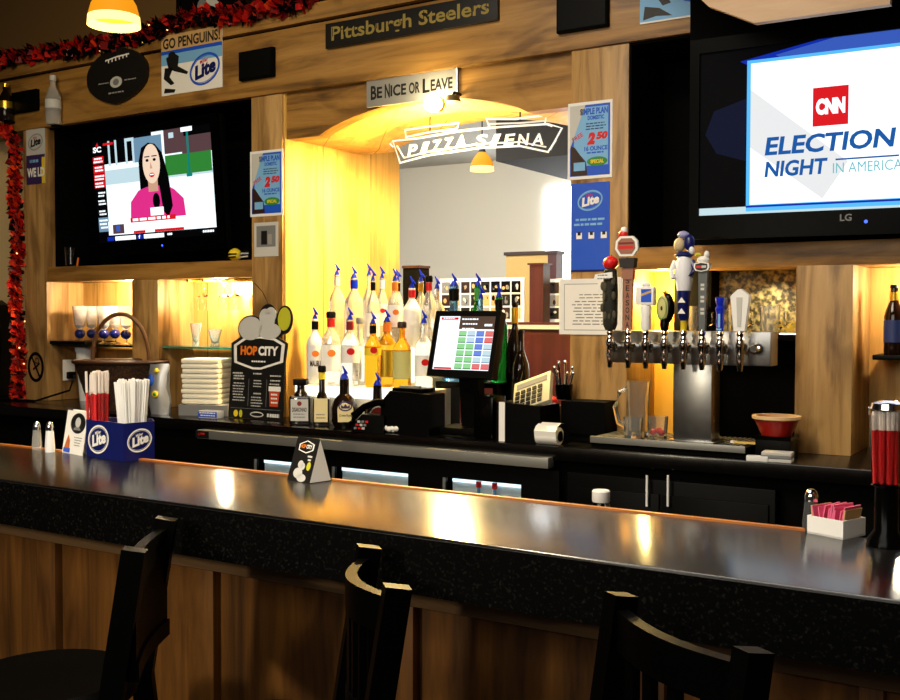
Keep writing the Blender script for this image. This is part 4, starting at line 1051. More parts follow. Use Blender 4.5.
def h_player(mb, H):
    J = mat('jersey_white', c(226, 228, 236), .5)
    mb.lathe([(0, 0), (.010, 0), (.012, H*.1), (.018, H*.12), (.024, H*.42)], NAVY, seg=12, mats=[YEL, YEL, NAVY, NAVY])
    for z in (.17, .28): mb.flat([(-.014, H*z), (.014, H*z), (0, H*(z+.055))], -.0235, WPLAS)
    mb.lathe([(.024, H*.40), (.03, H*.5), (.031, H*.68), (.02, H*.74), (0, H*.74)], J, seg=12)
    mb.tube([(-.03, -.004, H*.7), (-.042, -.012, H*.60), (-.03, -.022, H*.52)], .009, J, 7); mb.tube([(.028, 0, H*.7), (.04, -.01, H*.62), (.03, -.02, H*.54)], .009, NAVY, 7)
    mb.ball((0, -.002, H*.76), (.036, .022, H*.035), NAVY, 12)
    mb.ball((-.016, -.004, H*.86), (.021, .018, H*.075), mat('tan_hide', c(196, 178, 140), .6), 10); mb.ball((.018, 0, H*.88), (.02, .018, H*.085), NAVY, 10)
    mb.ball((-.004, 0, H*.96), (.022, .018, H*.04), mat('mauve_cap', c(150, 150, 200), .5), 10); mb.ball((.03, -.01, H*.80), (.01, .01, .014), J, 7)
def h_grey(mb, H):
    mb.prism([(-.009, 0), (.011, 0), (.019, H*.74), (-.013, H*.74)], -.009, .009, mat('slate_grey', c(86, 92, 94), .45))
    for k in range(9): mb.rect(-.004, H*(.2+.05*k), .009, H*(.232+.05*k), -.0095, LGREY) if k % 3 != 2 else None
    hexa = [(-.026, H*.78), (-.02, H*.745), (0, H*.73), (.022, H*.745), (.028, H*.78), (.026, H*.835), (0, H*.85), (-.024, H*.835)]
    mb.prism(hexa, -.018, .004, WPLAS); mb.prism([(x*.8, H*.79+(z-H*.79)*.78) for x, z in hexa], -.0195, -.018, SIGNBLK); mb.rect(-.016, H*.775, .0, H*.805, -.02, RED); mb.rect(.002, H*.775, .018, H*.805, -.02, LGREY)
    mb.ball((.002, -.004, H*.88), (.022, .014, H*.045), WPLAS, 10); mb.ball((.014, -.004, H*.94), (.010, .01, H*.05), WPLAS, 8); mb.ball((-.016, -.004, H*.945), (.012, .008, H*.022), YGREEN, 8)
def h_blue(mb, H):
    stick(mb, [(0, 0), (.011, 0), (.014, .02), (.013, H*.5), (.017, H*.66), (.011, H*.74), (.016, H*.85), (.016, H*.97), (.01, H), (0, H)], mat('blue_acrylic', c(22, 44, 190), .15), 0)
    mb.rect(-.004, H*.1, .004, H*.5, -.0145, SKY); mb.box(.004, .022, -.008, .012, H*.62, H*.98, NAVY, .003); mb.rect(-.009, H*.02, .009, H*.07, -.0148, SKY)
def h_white(mb, H):
    mb.prism([(-.018, 0), (.018, 0), (.030, H*.72), (.031, H*.84), (.022, H*.9), (.012, H*.95), (.004, H), (-.006, H*.99), (-.014, H*.94), (-.024, H*.88), (-.031, H*.82)], -.013, .013, WPLAS)
    mb.prism([(-.006, H*.1), (.006, H*.1), (.010, H*.8), (-.010, H*.8)], -.015, -.013, LGREY)
HND = [(h_apple, 258, 'dark gnarled handle topped by a red apple'), (h_season, 229, 'tall copper handle with a white eight sided shield'), (h_square, 282, 'white handle with a square blue picture'), (h_oval, 290, 'dark oval handle with olive plate'),
       (h_player, 231, 'blue and white figure handle with sports jersey'), (h_grey, 250, 'slim grey handle with a dark hexagon badge'), (h_blue, 297, 'short bright blue handle'), (h_white, 289, 'broad white handle with notched top')]
for k, x in enumerate(fx):
    p = P(x, 350, FYY); lx, ly = p.x-ox, FYY-3.62
    fz = 1.395-oz
    mb = MB().lathe([(0, -.0), (.022, 0), (.022, .008), (.014, .012), (.014, .055), (0, .055)], CHROME, (lx, -.107+.005, fz), 14, 'y')
    mb.lathe([(0, -.075), (.008, -.075), (.011, -.055), (.014, -.03), (.012, 0), (.016, .01), (.013, .03), (.009, .04), (.013, .05), (.008, .066), (0, .066)], CHROME, (lx, ly, fz), 14)
    fo = mb.build('faucet', tw_)
    mb = MB(); fn, ytip, lab = HND[k]; z0 = fz+.06
    mb.M = Matrix.Translation((lx, ly, z0)) @ Matrix.Rotation(.0, 4, 'X')
    fn(mb, P(x, ytip, FYY).z-oz-z0)
    o = mb.build('tap_handle', fo); o['label'] = lab
mb = MB().lathe([(0, 0), (.02, 0), (.02, -.03), (.012, -.05), (0, -.05)], CHROME, (P(757, 350, 3.57).x-ox, -.045, 1.395-oz), 14, 'y'); mb.build('shank_cap', tw_)

# glass jugs and things on the drip tray
p = P(632, 434, 3.60)
def jug(label, loc, h, r, hand=True):
    t = thing('beer_jug', label, 'jug', loc)
    MB().lathe([(0, 0), (r*.85, 0), (r*.9, .012), (r*.86, h*.5), (r, h), (r*.95, h), (r*.8, h*.5), (r*.82, .02), (0, .02)], GLASSJ, seg=22).build('body', t)
    if hand: MB().tube([(-r*.85, -.01, h*.86), (-r*1.4, -.02, h*.80), (-r*1.75, -.025, h*.52), (-r*1.5, -.02, h*.24), (-r*.85, -.01, h*.16)], .010, GLASSJ, 8).build('handle', t)
    return t
sj = S(p)
jug('large empty glass beer jug with handle under the first taps', (p.x, 3.655, DT), 56/sj, .046)
def tumbler(label, loc, h=.085, r=.034, m=None, group=None, cat='glass', name='tumbler'):
    t = thing(name, label, cat, loc, 0, group)
    MB().lathe([(0, 0), (r*.86, 0), (r, h), (r*.93, h), (r*.8, .012), (0, .012)], m or GLASSJ, seg=18).build('bowl', t)
    return t
p = P(634, 437, 3.58); tumbler('small thick clear tumbler standing before the beer jug', (p.x-.006, 3.585, DT), .078, .036)
t = tumbler('small glass with red cherries beside the beer jug', (P(658, 435, 3.6).x, 3.60, DT), .085, .036)
mb = MB()
for q in ((-.012, -.014, .028), (.016, -.01, .026), (0, .014, .03)): mb.ball(q, .0125, RED, 10)
o = mb.build('cherries', t)

# ledge behind the taps: mugs, gold chain pile
for x, lab in ((770, 'clear glass mug on the ledge right of the white tap handle'), (737, 'clear glass mug on the ledge behind the white tap handle'), (698, 'clear glass mug on the ledge behind the grey tap handle')):
    p = P(x, 325, D+.2); t = thing('glass_mug', lab, 'mug', (p.x, D+.2, 1.435), 0, 'glass mugs on the ledge behind the taps')
    MB().lathe([(0, 0), (.036, 0), (.038, .11), (.034, .11), (.032, .012), (0, .012)], GLASSJ, seg=18).build('body', t)
    MB().tube([(.036, 0, .09), (.058, 0, .085), (.06, 0, .04), (.036, 0, .025)], .005, GLASS, 7).build('handle', t)
t = thing('metal_tin', 'small dull gold tin heap at the right of the ledge', 'tin', (P(789, 328, D+.2).x, D+.21, 1.435))
mb = MB(); R = random.Random(8)
for k in range(16):
    q = (R.uniform(-.05, .05), R.uniform(-.03, .03), .006+R.uniform(0, .03)); mb.ring(q[0], q[2]+.01, .016, .012, .004, q[1], GOLDF, 10)
o = mb.build('ring_pile', t); o['kind'] = 'stuff'
# right end of the counter: red bowl, papers
p = P(781, 432, 3.72)
t = thing('red_bowl', 'red bowl with cream rim beside the right timber post', 'bowl', (p.x, 3.66, CZ+.075))
MB().lathe([(0, 0), (.05, 0), (.075, .055), (.07, .055), (.045, .008), (0, .008)], mat('bowl_red', c(150, 22, 14), .35), seg=24).build('body', t)
MB().lathe([(.073, .054), (.082, .058), (.082, .068), (.068, .068), (.068, .054)], mat('bowl_cream', c(224, 190, 140), .5), seg=24).build('rim', t)
t = thing('tin_box', 'black tin carrying the red bowl', 'box', (p.x, 3.66, CZ)); MB().box(-.06, .06, -.05, .06, 0, .07, BLACK, .005).build('body', t); MB().box(-.062, .062, -.052, .062, .062, .075, BLACKG).build('lid', t)
p = P(777, 448, 3.54)
t = thing('napkin_stack', 'grey folded cloth stack in front of the red bowl', 'napkins', (p.x, 3.535, CZ), .1)
for k in range(3): MB().box(-.052+.003*k, .05, -.02, .045, .011*k, .011*k+.0105, LGREY if k != 1 else GREY, .002).build('fold', t)
p = P(757, 455, 3.51)
t = thing('paper_strip', 'small white folded paper at the end of the drip tray', 'paper', (p.x, 3.512, CZ), .15); MB().box(-.035, .035, -.008, .02, 0, .018, WPLAS, .002).build('sheet', t)
p = P(742, 437, 3.60)
t = thing('wooden_stick', 'pale wooden stirrer lying behind the drip tray end', 'stirrer', (p.x, 3.64, DT)); MB().box(-.04, .06, 0, .014, 0, .006, mat('stick', c(214, 180, 96), .6)).build('blade', t); MB().box(-.052, -.04, -.002, .016, 0, .008, WPLAS).build('tip', t)
# black shelf with the beer bottle at the right edge
p = P(872, 362, D+.1)
t = thing('wall_shelf', 'small black shelf in the right hand niche', 'shelf', (p.x+.14, D+.3, 1.37)); MB().box(-.14, .3, -.2, 0, -.018, 0, BLACK, .004).build('board', t); MB().box(-.02, .02, -.06, 0, -.06, -.018, BLACK).build('bracket', t)
p = P(894, 285, D+.12)
t = thing('beer_bottle', 'dark beer bottle with blue label on the small black shelf', 'bottle', (p.x, D+.13, 1.37)); hb = p.z-1.37
MB().lathe([(0, 0), (.031, 0), (.033, .01), (.033, hb*.55), (.026, hb*.66), (.014, hb*.78), (.0125, hb*.96), (0, hb*.96)], mat('brown_glass', c(26, 12, 6), .1), seg=20).build('body', t)
MB().lathe([(.0335, hb*.18), (.034, hb*.18), (.034, hb*.5), (.0335, hb*.5)], mat('label_blue', c(40, 56, 110), .5), seg=20).build('label', t)
MB().lathe([(.0145, hb*.78), (.0155, hb*.78), (.0145, hb*.9), (.013, hb*.9)], GOLDF, seg=14).build('neck_foil', t); MB().lathe([(0, hb), (.013, hb), (.015, hb*.955), (0, hb*.955)], BLACK, seg=14).build('crown_cap', t)

# ------------------------------------------------------------------ lower left niches
a, b = P(47, 341, D+.16), P(132, 346, D+.16)
t = thing('glass_shelf', 'clear shelf carrying blue based goblets in the left niche', 'shelf', ((xA1+xB0)/2, D+.13, 1.345)); wl = xB0-xA1
MB().box(-wl/2, wl/2, -.1, .11, -.012, 0, mat('dark_shelf_glass', c(16, 24, 22), .1)).build('pane', t)
MB().box(-wl/2, -wl/2+.3, -.115, .1, -.004, .016, BLACK, .004).build('bar_mat', t)
def goblet(label, x, dy, loc=None, group='blue based goblets on the left shelf'):
    p = P(x, 340, D+.12+dy)
    t = thing('goblet', label, 'glass', loc or (p.x, D+.12+dy, 1.345), 0, group)
    MB().lathe([(0, .0), (.032, 0), (.03, .005), (.008, .012), (.007, .03), (0, .03)], GLASS, seg=16).build('foot', t)
    MB().ball((0, 0, .055), (.03, .03, .027), GLASSBL, 12).build('blue_ball', t)
    MB().lathe([(.012, .075), (.028, .1), (.036, .16), (.042, .21), (.039, .21), (.032, .155), (.025, .105), (0, .085)], mat('cut_glass', c(250, 250, 252), .12, trans=.75), seg=14).build('bowl', t)
    return t
labs = ['cut glass goblet with blue ball stem, leftmost on the shelf', 'cut glass goblet with blue ball stem, second from the left', 'cut glass goblet with blue ball stem, middle of the shelf row', 'cut glass goblet with blue ball stem, second from the wooden post', 'cut glass goblet with blue ball stem, nearest the wooden post']
g0 = None
for k, x in enumerate((80, 92, 104, 115, 126)):
    p = P(x, 340, D+.09+.075*(k % 2)); loc = (p.x, D+.09+.075*(k % 2), 1.3465)
    if g0 is None: g0 = goblet(labs[0], x, -.02, loc)
    else: dup(g0, loc, label=labs[k])
# cups, papers, outlet under the shelf
p = P(86, 395, D+.13)
t = thing('plastic_cup', 'stack of white plastic cups behind the wicker basket', 'cup', (p.x, D+.13, CZ)); h = 1.33-CZ
MB().lathe([(0, 0), (.035, 0), (.055, h*.98), (.05, h*.98), (.03, .01), (0, .01)], WPLAS, seg=18).build('stack', t); MB().lathe([(.054, h*.9), (.058, h*.9), (.059, h*.98), (.055, h*.98)], WPLAS, seg=18).build('rim', t)
p = P(58, 376, D+.12)
t = thing('power_outlet', 'white power outlet with black plug in the left niche', 'outlet', (xA1+.001, D+.14, 1.19)); t.rotation_euler = (0, 0, PI/2)
MB().box(-.04, .04, -.008, 0, -.06, .06, WPLAS, .003).build('plate', t); MB().box(-.022, .022, -.04, -.008, -.05, -.01, BLACK, .006).build('plug', t)
p1 = Vector((xA1+.04, D+.14, 1.16))
o = MB().tube([p1, p1+Vector((.05, -.03, .0)), p1+Vector((.06, -.07, -.08)), Vector((xA1+.02, D-.1, CZ+.006)), Vector((xA1-.12, D-.12, CZ+.006)), Vector((xA1-.3, D-.14, CZ+.006))], .006, BLACK, 7).build('power_cable')
tag(o, 'black cord running from the outlet left along the counter', 'cable')
# right lower niche
p = P(160, 343, D+.16)
wr = xC0-xB1
t = thing('glass_shelf', 'shelf with green glass edge in the niche behind the white towels', 'shelf', ((xB1+xC0)/2, D+.13, 1.345))
MB().box(-wr/2, wr/2, -.1, .11, -.01, 0, TEAL).build('pane', t)
t = thing('glass_rack', 'brass stemware rack at the top of the second niche', 'rack', ((xB1+xC0)/2, D+.13, 1.69))
for k in range(4):
    MB().box(-.16+k*.11, -.145+k*.11, -.09, .1, -.012, 0, GOLDF).build('rail', t)
MB().box(-.2, .25, -.02, .0, -.004, .003, GOLDF).build('crossbar', t)
def wineglass(label, loc):
    t = thing('wine_glass', label, 'glass', loc, 0, 'wine glasses hanging in the second niche')
    MB().lathe([(0, -.002), (.032, -.002), (.03, -.006), (.005, -.012), (.004, -.07), (0, -.07)], GLASS, seg=16).build('stem', t)
    MB().lathe([(.004, -.068), (.03, -.085), (.036, -.115), (.03, -.155), (.028, -.155), (.033, -.115), (.027, -.088), (0, -.074)], GLASS, seg=16).build('bowl', t)
    return t
for k in range(4):
    loc = ((xB1+xC0)/2-.10+k*.11, D+.10+.04*(k % 2), 1.688)
    lab = ['hanging wine glass nearest the left side of the second niche', 'hanging wine glass, second from the left in the niche', 'hanging wine glass, second from the middle post', 'hanging wine glass nearest the post with the photo print'][k]
    if k == 0: w0 = wineglass(lab, loc)
    else: dup(w0, loc, label=lab)
for x, h, r, lab in ((171, .2, .042, 'tall flared beer glass at the left of the green edged shelf'), (196, .12, .03, 'small clear glass with pale blue glow in the middle of the shelf'), (215, .09, .035, 'low clear glass at the right of the green edged shelf')):
    p = P(x, 340, D+.13); t = thing('beer_glass', lab, 'glass', (p.x, D+.13, 1.345), 0, 'clear glasses on the green edged shelf')
    MB().lathe([(0, 0), (r*.72, 0), (r*.62, h*.3), (r, h*.9), (r*.98, h), (r*.9, h), (r*.9, h*.9), (r*.52, h*.3), (0, .012)], mat('cut_glass', c(250, 250, 252), .12, trans=.75), seg=18).build('bowl', t)
# towels on a grey tray with a blue packet
p = P(202, 402, 3.72); s = S(p)
t = thing('napkin_stack', 'tall stack of folded white towels left of the black menu board', 'napkins', (p.x, 3.76, CZ+.055), .35); hw = 20/s
for k in range(9): MB().box(-hw+.004*math.sin(k*2.3), hw+.004*math.sin(k*3.1), -.09, .09, k*.0245, k*.0245+.0235, mat('towel_white', c(236, 232, 216), .9), .009).build('towel', t)
t = thing('storage_tray', 'low grey tray under the white towel stack', 'tray', (p.x+.02, 3.76, CZ), .35)
MB().box(-hw-.02, hw+.04, -.11, .11, 0, .006, GREY).build('bottom', t)
for q in ((-hw-.02, hw+.04, -.11, -.104), (-hw-.02, hw+.04, .104, .11), (-hw-.02, -hw-.012, -.104, .104), (hw+.032, hw+.04, -.104, .104)): MB().box(q[0], q[1], q[2], q[3], .006, .052, GREY).build('side', t)
MB().box(-hw, hw, -.09, .09, .006, .05, WHITE, .003).build('contents', t)
p = P(214, 407, 3.63)
t = thing('napkin_packet', 'blue and white flat packet in front of the towels', 'packet', (p.x, 3.60, CZ), .1)
MB().box(-.055, .055, -.015, .04, 0, .035, WPLAS, .004).build('box', t); mb = MB().box(-.055, .055, -.016, -.015, .004, .031, BLUE); mb.lines(-.05, .028, .05, 2, .012, .006, -.0165, WHITE, 4); mb.build('printed_side', t)
p = P(168, 407, 3.66)
t = thing('snack_bag', 'crumpled silver and blue bag between basket and towels', 'bag', (p.x-.01, 3.62, CZ), .3)
mb = MB(); R = random.Random(12)
rings = [(.0, .055, .03), (.06, .062, .04), (.13, .05, .035), (.2, .055, .03), (.245, .06, .012)]
i = mb.mi(mat('silver_foil', c(176, 180, 188), .35, metal=.6)); rr = []
for z, rx, ry in rings: rr.append([mb.v((rx*math.cos(2*PI*k/14)*R.uniform(.85, 1.1), ry*math.sin(2*PI*k/14)*R.uniform(.8, 1.2), z+R.uniform(-.006, .006)*(z > 0))) for k in range(14)])
for j in range(4):
    for k in range(14): mb.face([rr[j][k], rr[j][(k+1) % 14], rr[j+1][(k+1) % 14], rr[j+1][k]], i)
mb.face(rr[0], i); mb.build('bag', t)
mb = MB(); mb.ball((-.005, -.042, .1), (.018, .006, .018), YEL, 12); mb.ball((-.005, -.047, .1), (.009, .004, .009), GREEN, 10); mb.ball((.0, -.036, .215), (.012, .008, .012), YEL, 10); mb.ball((-.03, -.036, .17), (.014, .006, .03), BLUE, 8); mb.build('printed_badge', t)

# wicker basket with tall handle
p = P(118, 405, 3.66); s = S(p)
t = thing('wicker_basket', 'dark wicker basket with tall hooped handle on the left back counter', 'basket', (p.x, 3.68, CZ), .55)
R0, hgt = 46/s, P(118, 363, 3.62).z-CZ
mb = MB(); i = mb.mi(WICKER); n = 36; lev = 10; gr = []
for j in range(lev+1):
    f = j/lev; r = R0*(.66+.34*f)
    gr.append([mb.v((r*1.0*math.cos(2*PI*k/n)*(1+.012*((k+j) % 2)), r*.62*math.sin(2*PI*k/n)*(1+.012*((k+j) % 2)), hgt*f)) for k in range(n)])
for j in range(lev):
    for k in range(n): mb.face([gr[j][k], gr[j][(k+1) % n], gr[j+1][(k+1) % n], gr[j+1][k]], i)
mb.face(gr[0], i); mb.build('bowl', t)
MB().tube([(R0*1.01*math.cos(2*PI*k/32), R0*.63*math.sin(2*PI*k/32), hgt+.004) for k in range(32)], .011, mat('wicker_rim', c(60, 34, 16), .5), 8, True).build('rim', t)
hz = P(116, 314, 3.66).z-CZ
MB().tube([(R0*.62*math.cos(PI*k/16), 0, hgt*.9+(hz-hgt*.9)*math.sin(PI*k/16)**.8) for k in range(17)], .011, WICKH, 8).build('handle', t)
o = MB(); o.box(-.07, .10, -.04, .05, hgt-.02, hgt+.004, WHITE, .002); o.build('lining_paper', t)

# menu board
a, b = P(228, 414, 3.66), P(284, 418, 3.66); w = b.x-a.x
t = thing('menu_board', 'black beer menu board with white hexagon badge leaning before the post', 'menu board', ((a.x+b.x)/2, 3.66, CZ+.002)); t.rotation_euler = (-.07, 0, 0)
h = P(256, 340, 3.66).z-CZ
hexa = [(-w*.46, h*.93), (-w*.28, h*1.02), (w*.02, h*1.045), (w*.3, h*1.02), (w*.47, h*.95), (w*.45, h*.72), (w*.06, h*.62), (-w*.1, h*.62), (-w*.44, h*.7)]
MB().prism([(-w*.5, 0), (w*.46, 0), (w*.47, h*.72), (w*.5, h*.96), (w*.3, h*1.05), (w*.02, h*1.08), (-w*.3, h*1.05), (-w*.5, h*.95), (-w*.48, h*.72)], 0, .008, SIGNBLK).build('board', t)
ctr = (0, h*.84)
def sc_(k): return [(ctr[0]+(x-ctr[0])*k, ctr[1]+(z-ctr[1])*k) for x, z in hexa]
mb = MB().flat(sc_(.98), -.0005, WHITE); mb.flat(sc_(.86), -.0009, SIGNBLK); mb.build('badge', t)
mb = MB(); mb.text('HOP', -w*.32, h*.80, -w*.02, h*.92, -.0014, ORANGE, bold=.05); mb.text('CITY', w*.0, h*.80, w*.35, h*.92, -.0014, WHITE, bold=.05); mb.lines(-w*.12, h*.735, w*.14, 1, 1, h*.02, -.0014, WHITE, 4); mb.build('lettering', t)
mb = MB()
for x_, n_, sd in ((-.45, 3, 1), (-.1, 1, 2), (.22, 1, 3)): mb.lines(w*x_, h*(.58 if x_ < 0 else .56), w*(x_+.22), n_, h*.035, h*.018, -.0006, LGREY, sd)
mb.lines(-w*.44, h*.45, -w*.2, 7, h*.036, h*.013, -.0006, LGREY, 5); mb.lines(-w*.08, h*.49, w*.1, 3, h*.036, h*.013, -.0006, LGREY, 6); mb.lines(-w*.06, h*.33, w*.08, 1, 1, h*.018, -.0006, LGREY, 7); mb.lines(-w*.1, h*.28, w*.12, 4, h*.036, h*.013, -.0006, LGREY, 8); mb.lines(w*.22, h*.5, w*.42, 3, h*.045, h*.016, -.0006, LGREY, 9)
for x_ in (-.15, .17): mb.rect(w*x_, h*.16, w*(x_+.006), h*.5, -.0006, GREY)
mb.rect(-w*.46, h*.125, w*.43, h*.13, -.0006, GREY)
mb.flat([(w*.24, h*.17), (w*.38, h*.17), (w*.41, h*.39), (w*.22, h*.39)], -.0006, mat('red_ale', c(190, 70, 40), .5)); mb.rect(w*.21, h*.36, w*.42, h*.42, -.0009, WHITE); mb.lines(w*.25, h*.33, w*.38, 3, h*.05, h*.02, -.0009, WHITE, 11)
mb.oval(-w*.36, h*.06, w*.04, h*.045, -.0006, YEL, 12); mb.oval(-w*.27, h*.06, w*.03, h*.05, -.0006, YGREEN, 12); mb.ring(w*.02, h*.06, w*.12, h*.035, w*.015, -.0006, LGREY); mb.rect(w*.2, h*.035, w*.42, h*.08, -.0006, GREY)
for k in range(4): mb.text('8', w*(.25+.04*k), h*.035, w*(.283+.04*k), h*.08, -.0009, WHITE, bold=.02)
mb.text('$', w*.2, h*.035, w*.235, h*.08, -.0009, WHITE, bold=.02)
mb.build('printed_menu', t)
mb = MB(); y = .002
def blob(cx, cz, rx, rz, m, dy, oy=0): mb.prism([(w*cx+w*rx*math.cos(2*PI*k/20), h*cz+h*rz*math.sin(2*PI*k/20)) for k in range(20)], oy-dy, oy+.006, m)
blob(-.16, 1.14, .23, .17, SIGNBLK, 0); blob(.14, 1.29, .16, .16, SIGNBLK, 0); blob(.43, 1.25, .14, .18, SIGNBLK, 0); blob(.18, 1.12, .25, .12, SIGNBLK, 0)
blob(-.16, 1.14, .21, .15, LGREY, .002); blob(.09, 1.29, .1, .1, LGREY, .002); blob(.19, 1.31, .1, .1, LGREY, .002); blob(.14, 1.23, .13, .09, LGREY, .003); blob(.18, 1.11, .2, .1, LGREY, .002); blob(.43, 1.26, .11, .145, YGREEN, .002)
mb.build('topper', t)['label'] = 'pale lobed cut-out with yellow green leaf on top'
MB().tube([(w*.15, .004, h*1.42), (w*.02, .004, h*1.6), (-w*.14, .004, h*1.72)], .002, BLACK, 5).build('wire', t)
MB().prism([(-.03, 0), (.03, 0), (.02, h*.6), (-.02, h*.6)], .008, .05, SIGNBLK).build('easel_back', t)

# grey bag at the far left end
p = P(-8, 396, 3.88)
t = thing('carry_bag', 'grey and black padded bag at the far left end of the counter', 'bag', (p.x, 3.89, CZ), .35)
hb = P(6, 300, 3.88).z-CZ
MB().prism([(-.22, 0), (.07, 0), (.09, hb*.5), (.075, hb*.95), (.03, hb), (-.22, hb*.97)], -.05, .05, BLACK).build('body', t)
MB().prism([(-.2, hb*.08), (-.1, hb*.05), (.085, hb*.72), (.075, hb*.93), (.03, hb*.96), (-.12, hb*.55)], -.058, -.05, GREY).build('front_pad', t)
MB().tube([(-.15, -.06, hb*.5), (-.02, -.07, hb*.75), (.06, -.065, hb*.8)], .012, LGREY, 7).build('strap', t)
# ledge under the left screen
def ledge_item(x, y, name, label, cat):
    p = P(x, y, D+.06); return thing(name, label, cat, (p.x, D+.06, 1.777)), S(p)
t, s = ledge_item(70, 262, 'shot_glass', 'small clear glass at the left end of the television ledge', 'glass'); MB().lathe([(0, 0), (.024, 0), (.03, .11), (.027, .11), (.02, .012), (0, .012)], GLASS, seg=14).build('bowl', t)
t, s = ledge_item(77, 262, 'pencil', 'short orange pencil leaning on the television ledge', 'pencil'); MB().tube([(0, 0, 0), (.012, 0, .05)], .005, ORANGE, 6).build('shaft', t)
for x, lab, m in ((235, 'small yellow helmet ornament on the television ledge', YEL), (247, 'small black helmet ornament beside the yellow one', BLACK)):
    t, s = ledge_item(x, 262, 'helmet_ornament', lab, 'ornament'); MB().ball((0, 0, .032), (.036, .032, .032), m, 14).build('shell', t); mb = MB().tube([(-.03, -.025, .012), (0, -.04, .016), (.03, -.025, .02)], .004, BLACK if m is YEL else LGREY, 6); mb.tube([(-.03, -.022, .03), (0, -.036, .034), (.03, -.022, .034)], .004, BLACK if m is YEL else LGREY, 6); mb.build('face_guard', t)
# bottles fixed to the header
for x, y0_, y1_, lab, g in ((54.5, 76, 125, 'clear upright bottle fixed to the header above the left screen', GLASSF), (7, 84, 121, 'dark glittering bottle fixed at the far left end of the header', GLASSD)):
    a, b = P(x, y0_, FY-.035), P(x, y1_, FY-.035); h = a.z-b.z; r = .042
    t = thing('display_bottle', lab, 'bottle', (a.x, FY-.045, b.z), 0, 'bottles fixed to the header')
    MB().lathe([(0, 0), (r*.9, 0), (r, .01), (r, h*.55), (r*.6, h*.72), (r*.36, h*.8), (r*.36, h*.95), (0, h*.95)], g, seg=18).build('body', t)
    MB().lathe([(r*1.01, h*.32), (r*1.03, h*.32), (r*1.03, h*.5), (r*1.01, h*.5)], LGREY if g is GLASSF else GOLDF, seg=18).build('label', t); MB().lathe([(0, h*.9), (r*.42, h*.9), (r*.42, h), (0, h)], LGREY if g is GLASSF else GOLDF, seg=14).build('cap', t)
    MB().box(-.02, .02, 0, .045, -.012, 0, BLACK).build('bracket', t)

# ------------------------------------------------------------------ coolers under the back counter
a, b = P(197, 432, 3.46), P(548, 463, 3.46)
t = thing('steel_rail', 'long brushed steel rail along the front of the back counter', 'rail', ((a.x+b.x)/2, 3.46, .945)); w = b.x-a.x
MB().box(-w/2, w/2, 0, .05, -.004, .036, STEEL, .003).build('bar', t); mb = MB().box(-w/2-.006, -w/2+.075, -.003, .0, 0, .032, SIGNBLK); mb.lines(-w/2+.02, .024, -w/2+.06, 1, 1, .008, -.0035, RED, 2); mb.oval(-w/2+.015, .016, .007, .007, -.0035, DRED, 10); mb.build('label_plate', t)
def cooler(label, xs, x0_, x1_, ztop):
    t = thing('bottle_cooler', label, 'cooler', (0, 3.5, 0))
    MB().box(x0_, x1_, .0, .012, ztop, .93, BLACK).build('top_panel', t); MB().box(x0_, x1_, .02, .05, 0, .1, BLACKM).build('kick_plate', t)
    ed = [x0_]+[v for ab in xs for v in ab]+[x1_]
    for k in range(0, len(ed)-1, 2): MB().box(ed[k], ed[k+1], 0, .012, .1, ztop, BLACK).build('frame', t)
    for k, (a, b) in enumerate(xs):
        d = MB().box(a, b, .052, .056, .12, ztop, E_COOL if False else mat('cooler_back', c(214, 232, 238), .5)).build('interior', t)
        MB().box(a+.005, b-.005, .042, .05, ztop-.02, ztop-.002, E_COOL).build('light_tube', t)
        g = MB().box(a-.002, b+.002, .004, .01, .12, ztop, mat('cooler_glass', (1, 1, 1, 1), .02, trans=1.0, ior=1.2)).build('door', t)
        MB().box(a-.012, a-.002, -.006, .004, .12, ztop, STEEL).build('handle', g)
    return t
xs = [(P(257, 460, 3.5).x, P(300, 465, 3.5).x), (P(335, 470, 3.5).x, P(408, 480, 3.5).x), (P(446, 480, 3.5).x, P(521, 490, 3.5).x)]
cooler('black bottle cooler with lit glass doors under the steel rail', xs, PX(150, 3.5), PX(560, 3.5), .865)
# red capped bottles behind the third glass door
for k, x in enumerate((480, 496)):
    p = P(x, 481, 3.535)
    t = thing('cooler_bottle', ['red capped bottle behind the third cooler door, left one', 'red capped bottle behind the third cooler door, right one'][k], 'bottle', (p.x, 3.5265, .60), 0, 'bottles in the cooler')
    MB().lathe([(0, 0), (.012, 0), (.012, .12), (.006, .2), (.006, .24), (0, .24)], GLASSB, seg=12).build('body', t); MB().lathe([(0, .235), (.011, .235), (.011, .258), (0, .258)], RED, seg=10).build('cap', t)
t = thing('back_bar_fridge', 'plain black double door fridge with slim bright handles under the beer taps', 'fridge', (P(660, 490, 3.5).x, 3.5, 0))
MB().box(-.36, .4, .0, .04, .1, .93, BLACK, .004).build('body', t); MB().box(-.34, .38, .02, .05, 0, .1, BLACKM).build('kick_plate', t)
for x, sx in ((648, -1), (669, 1)):
    p = P(x, 475, 3.48); q = P(x, 506, 3.48); lx = p.x-t.location.x
    d = MB().box(-.34 if sx < 0 else .012, .0 if sx < 0 else .38, -.012, 0, .12, .88, BLACK, .003).build('door', t)
    MB().tube([(lx, -.03, q.z), (lx, -.03, p.z)], .0042, WPLAS, 8).tube([(lx, -.03, q.z+.01), (lx, -.01, q.z+.01)], .005, CHROME, 6).tube([(lx, -.03, p.z-.01), (lx, -.01, p.z-.01)], .005, CHROME, 6).build('handle', d)
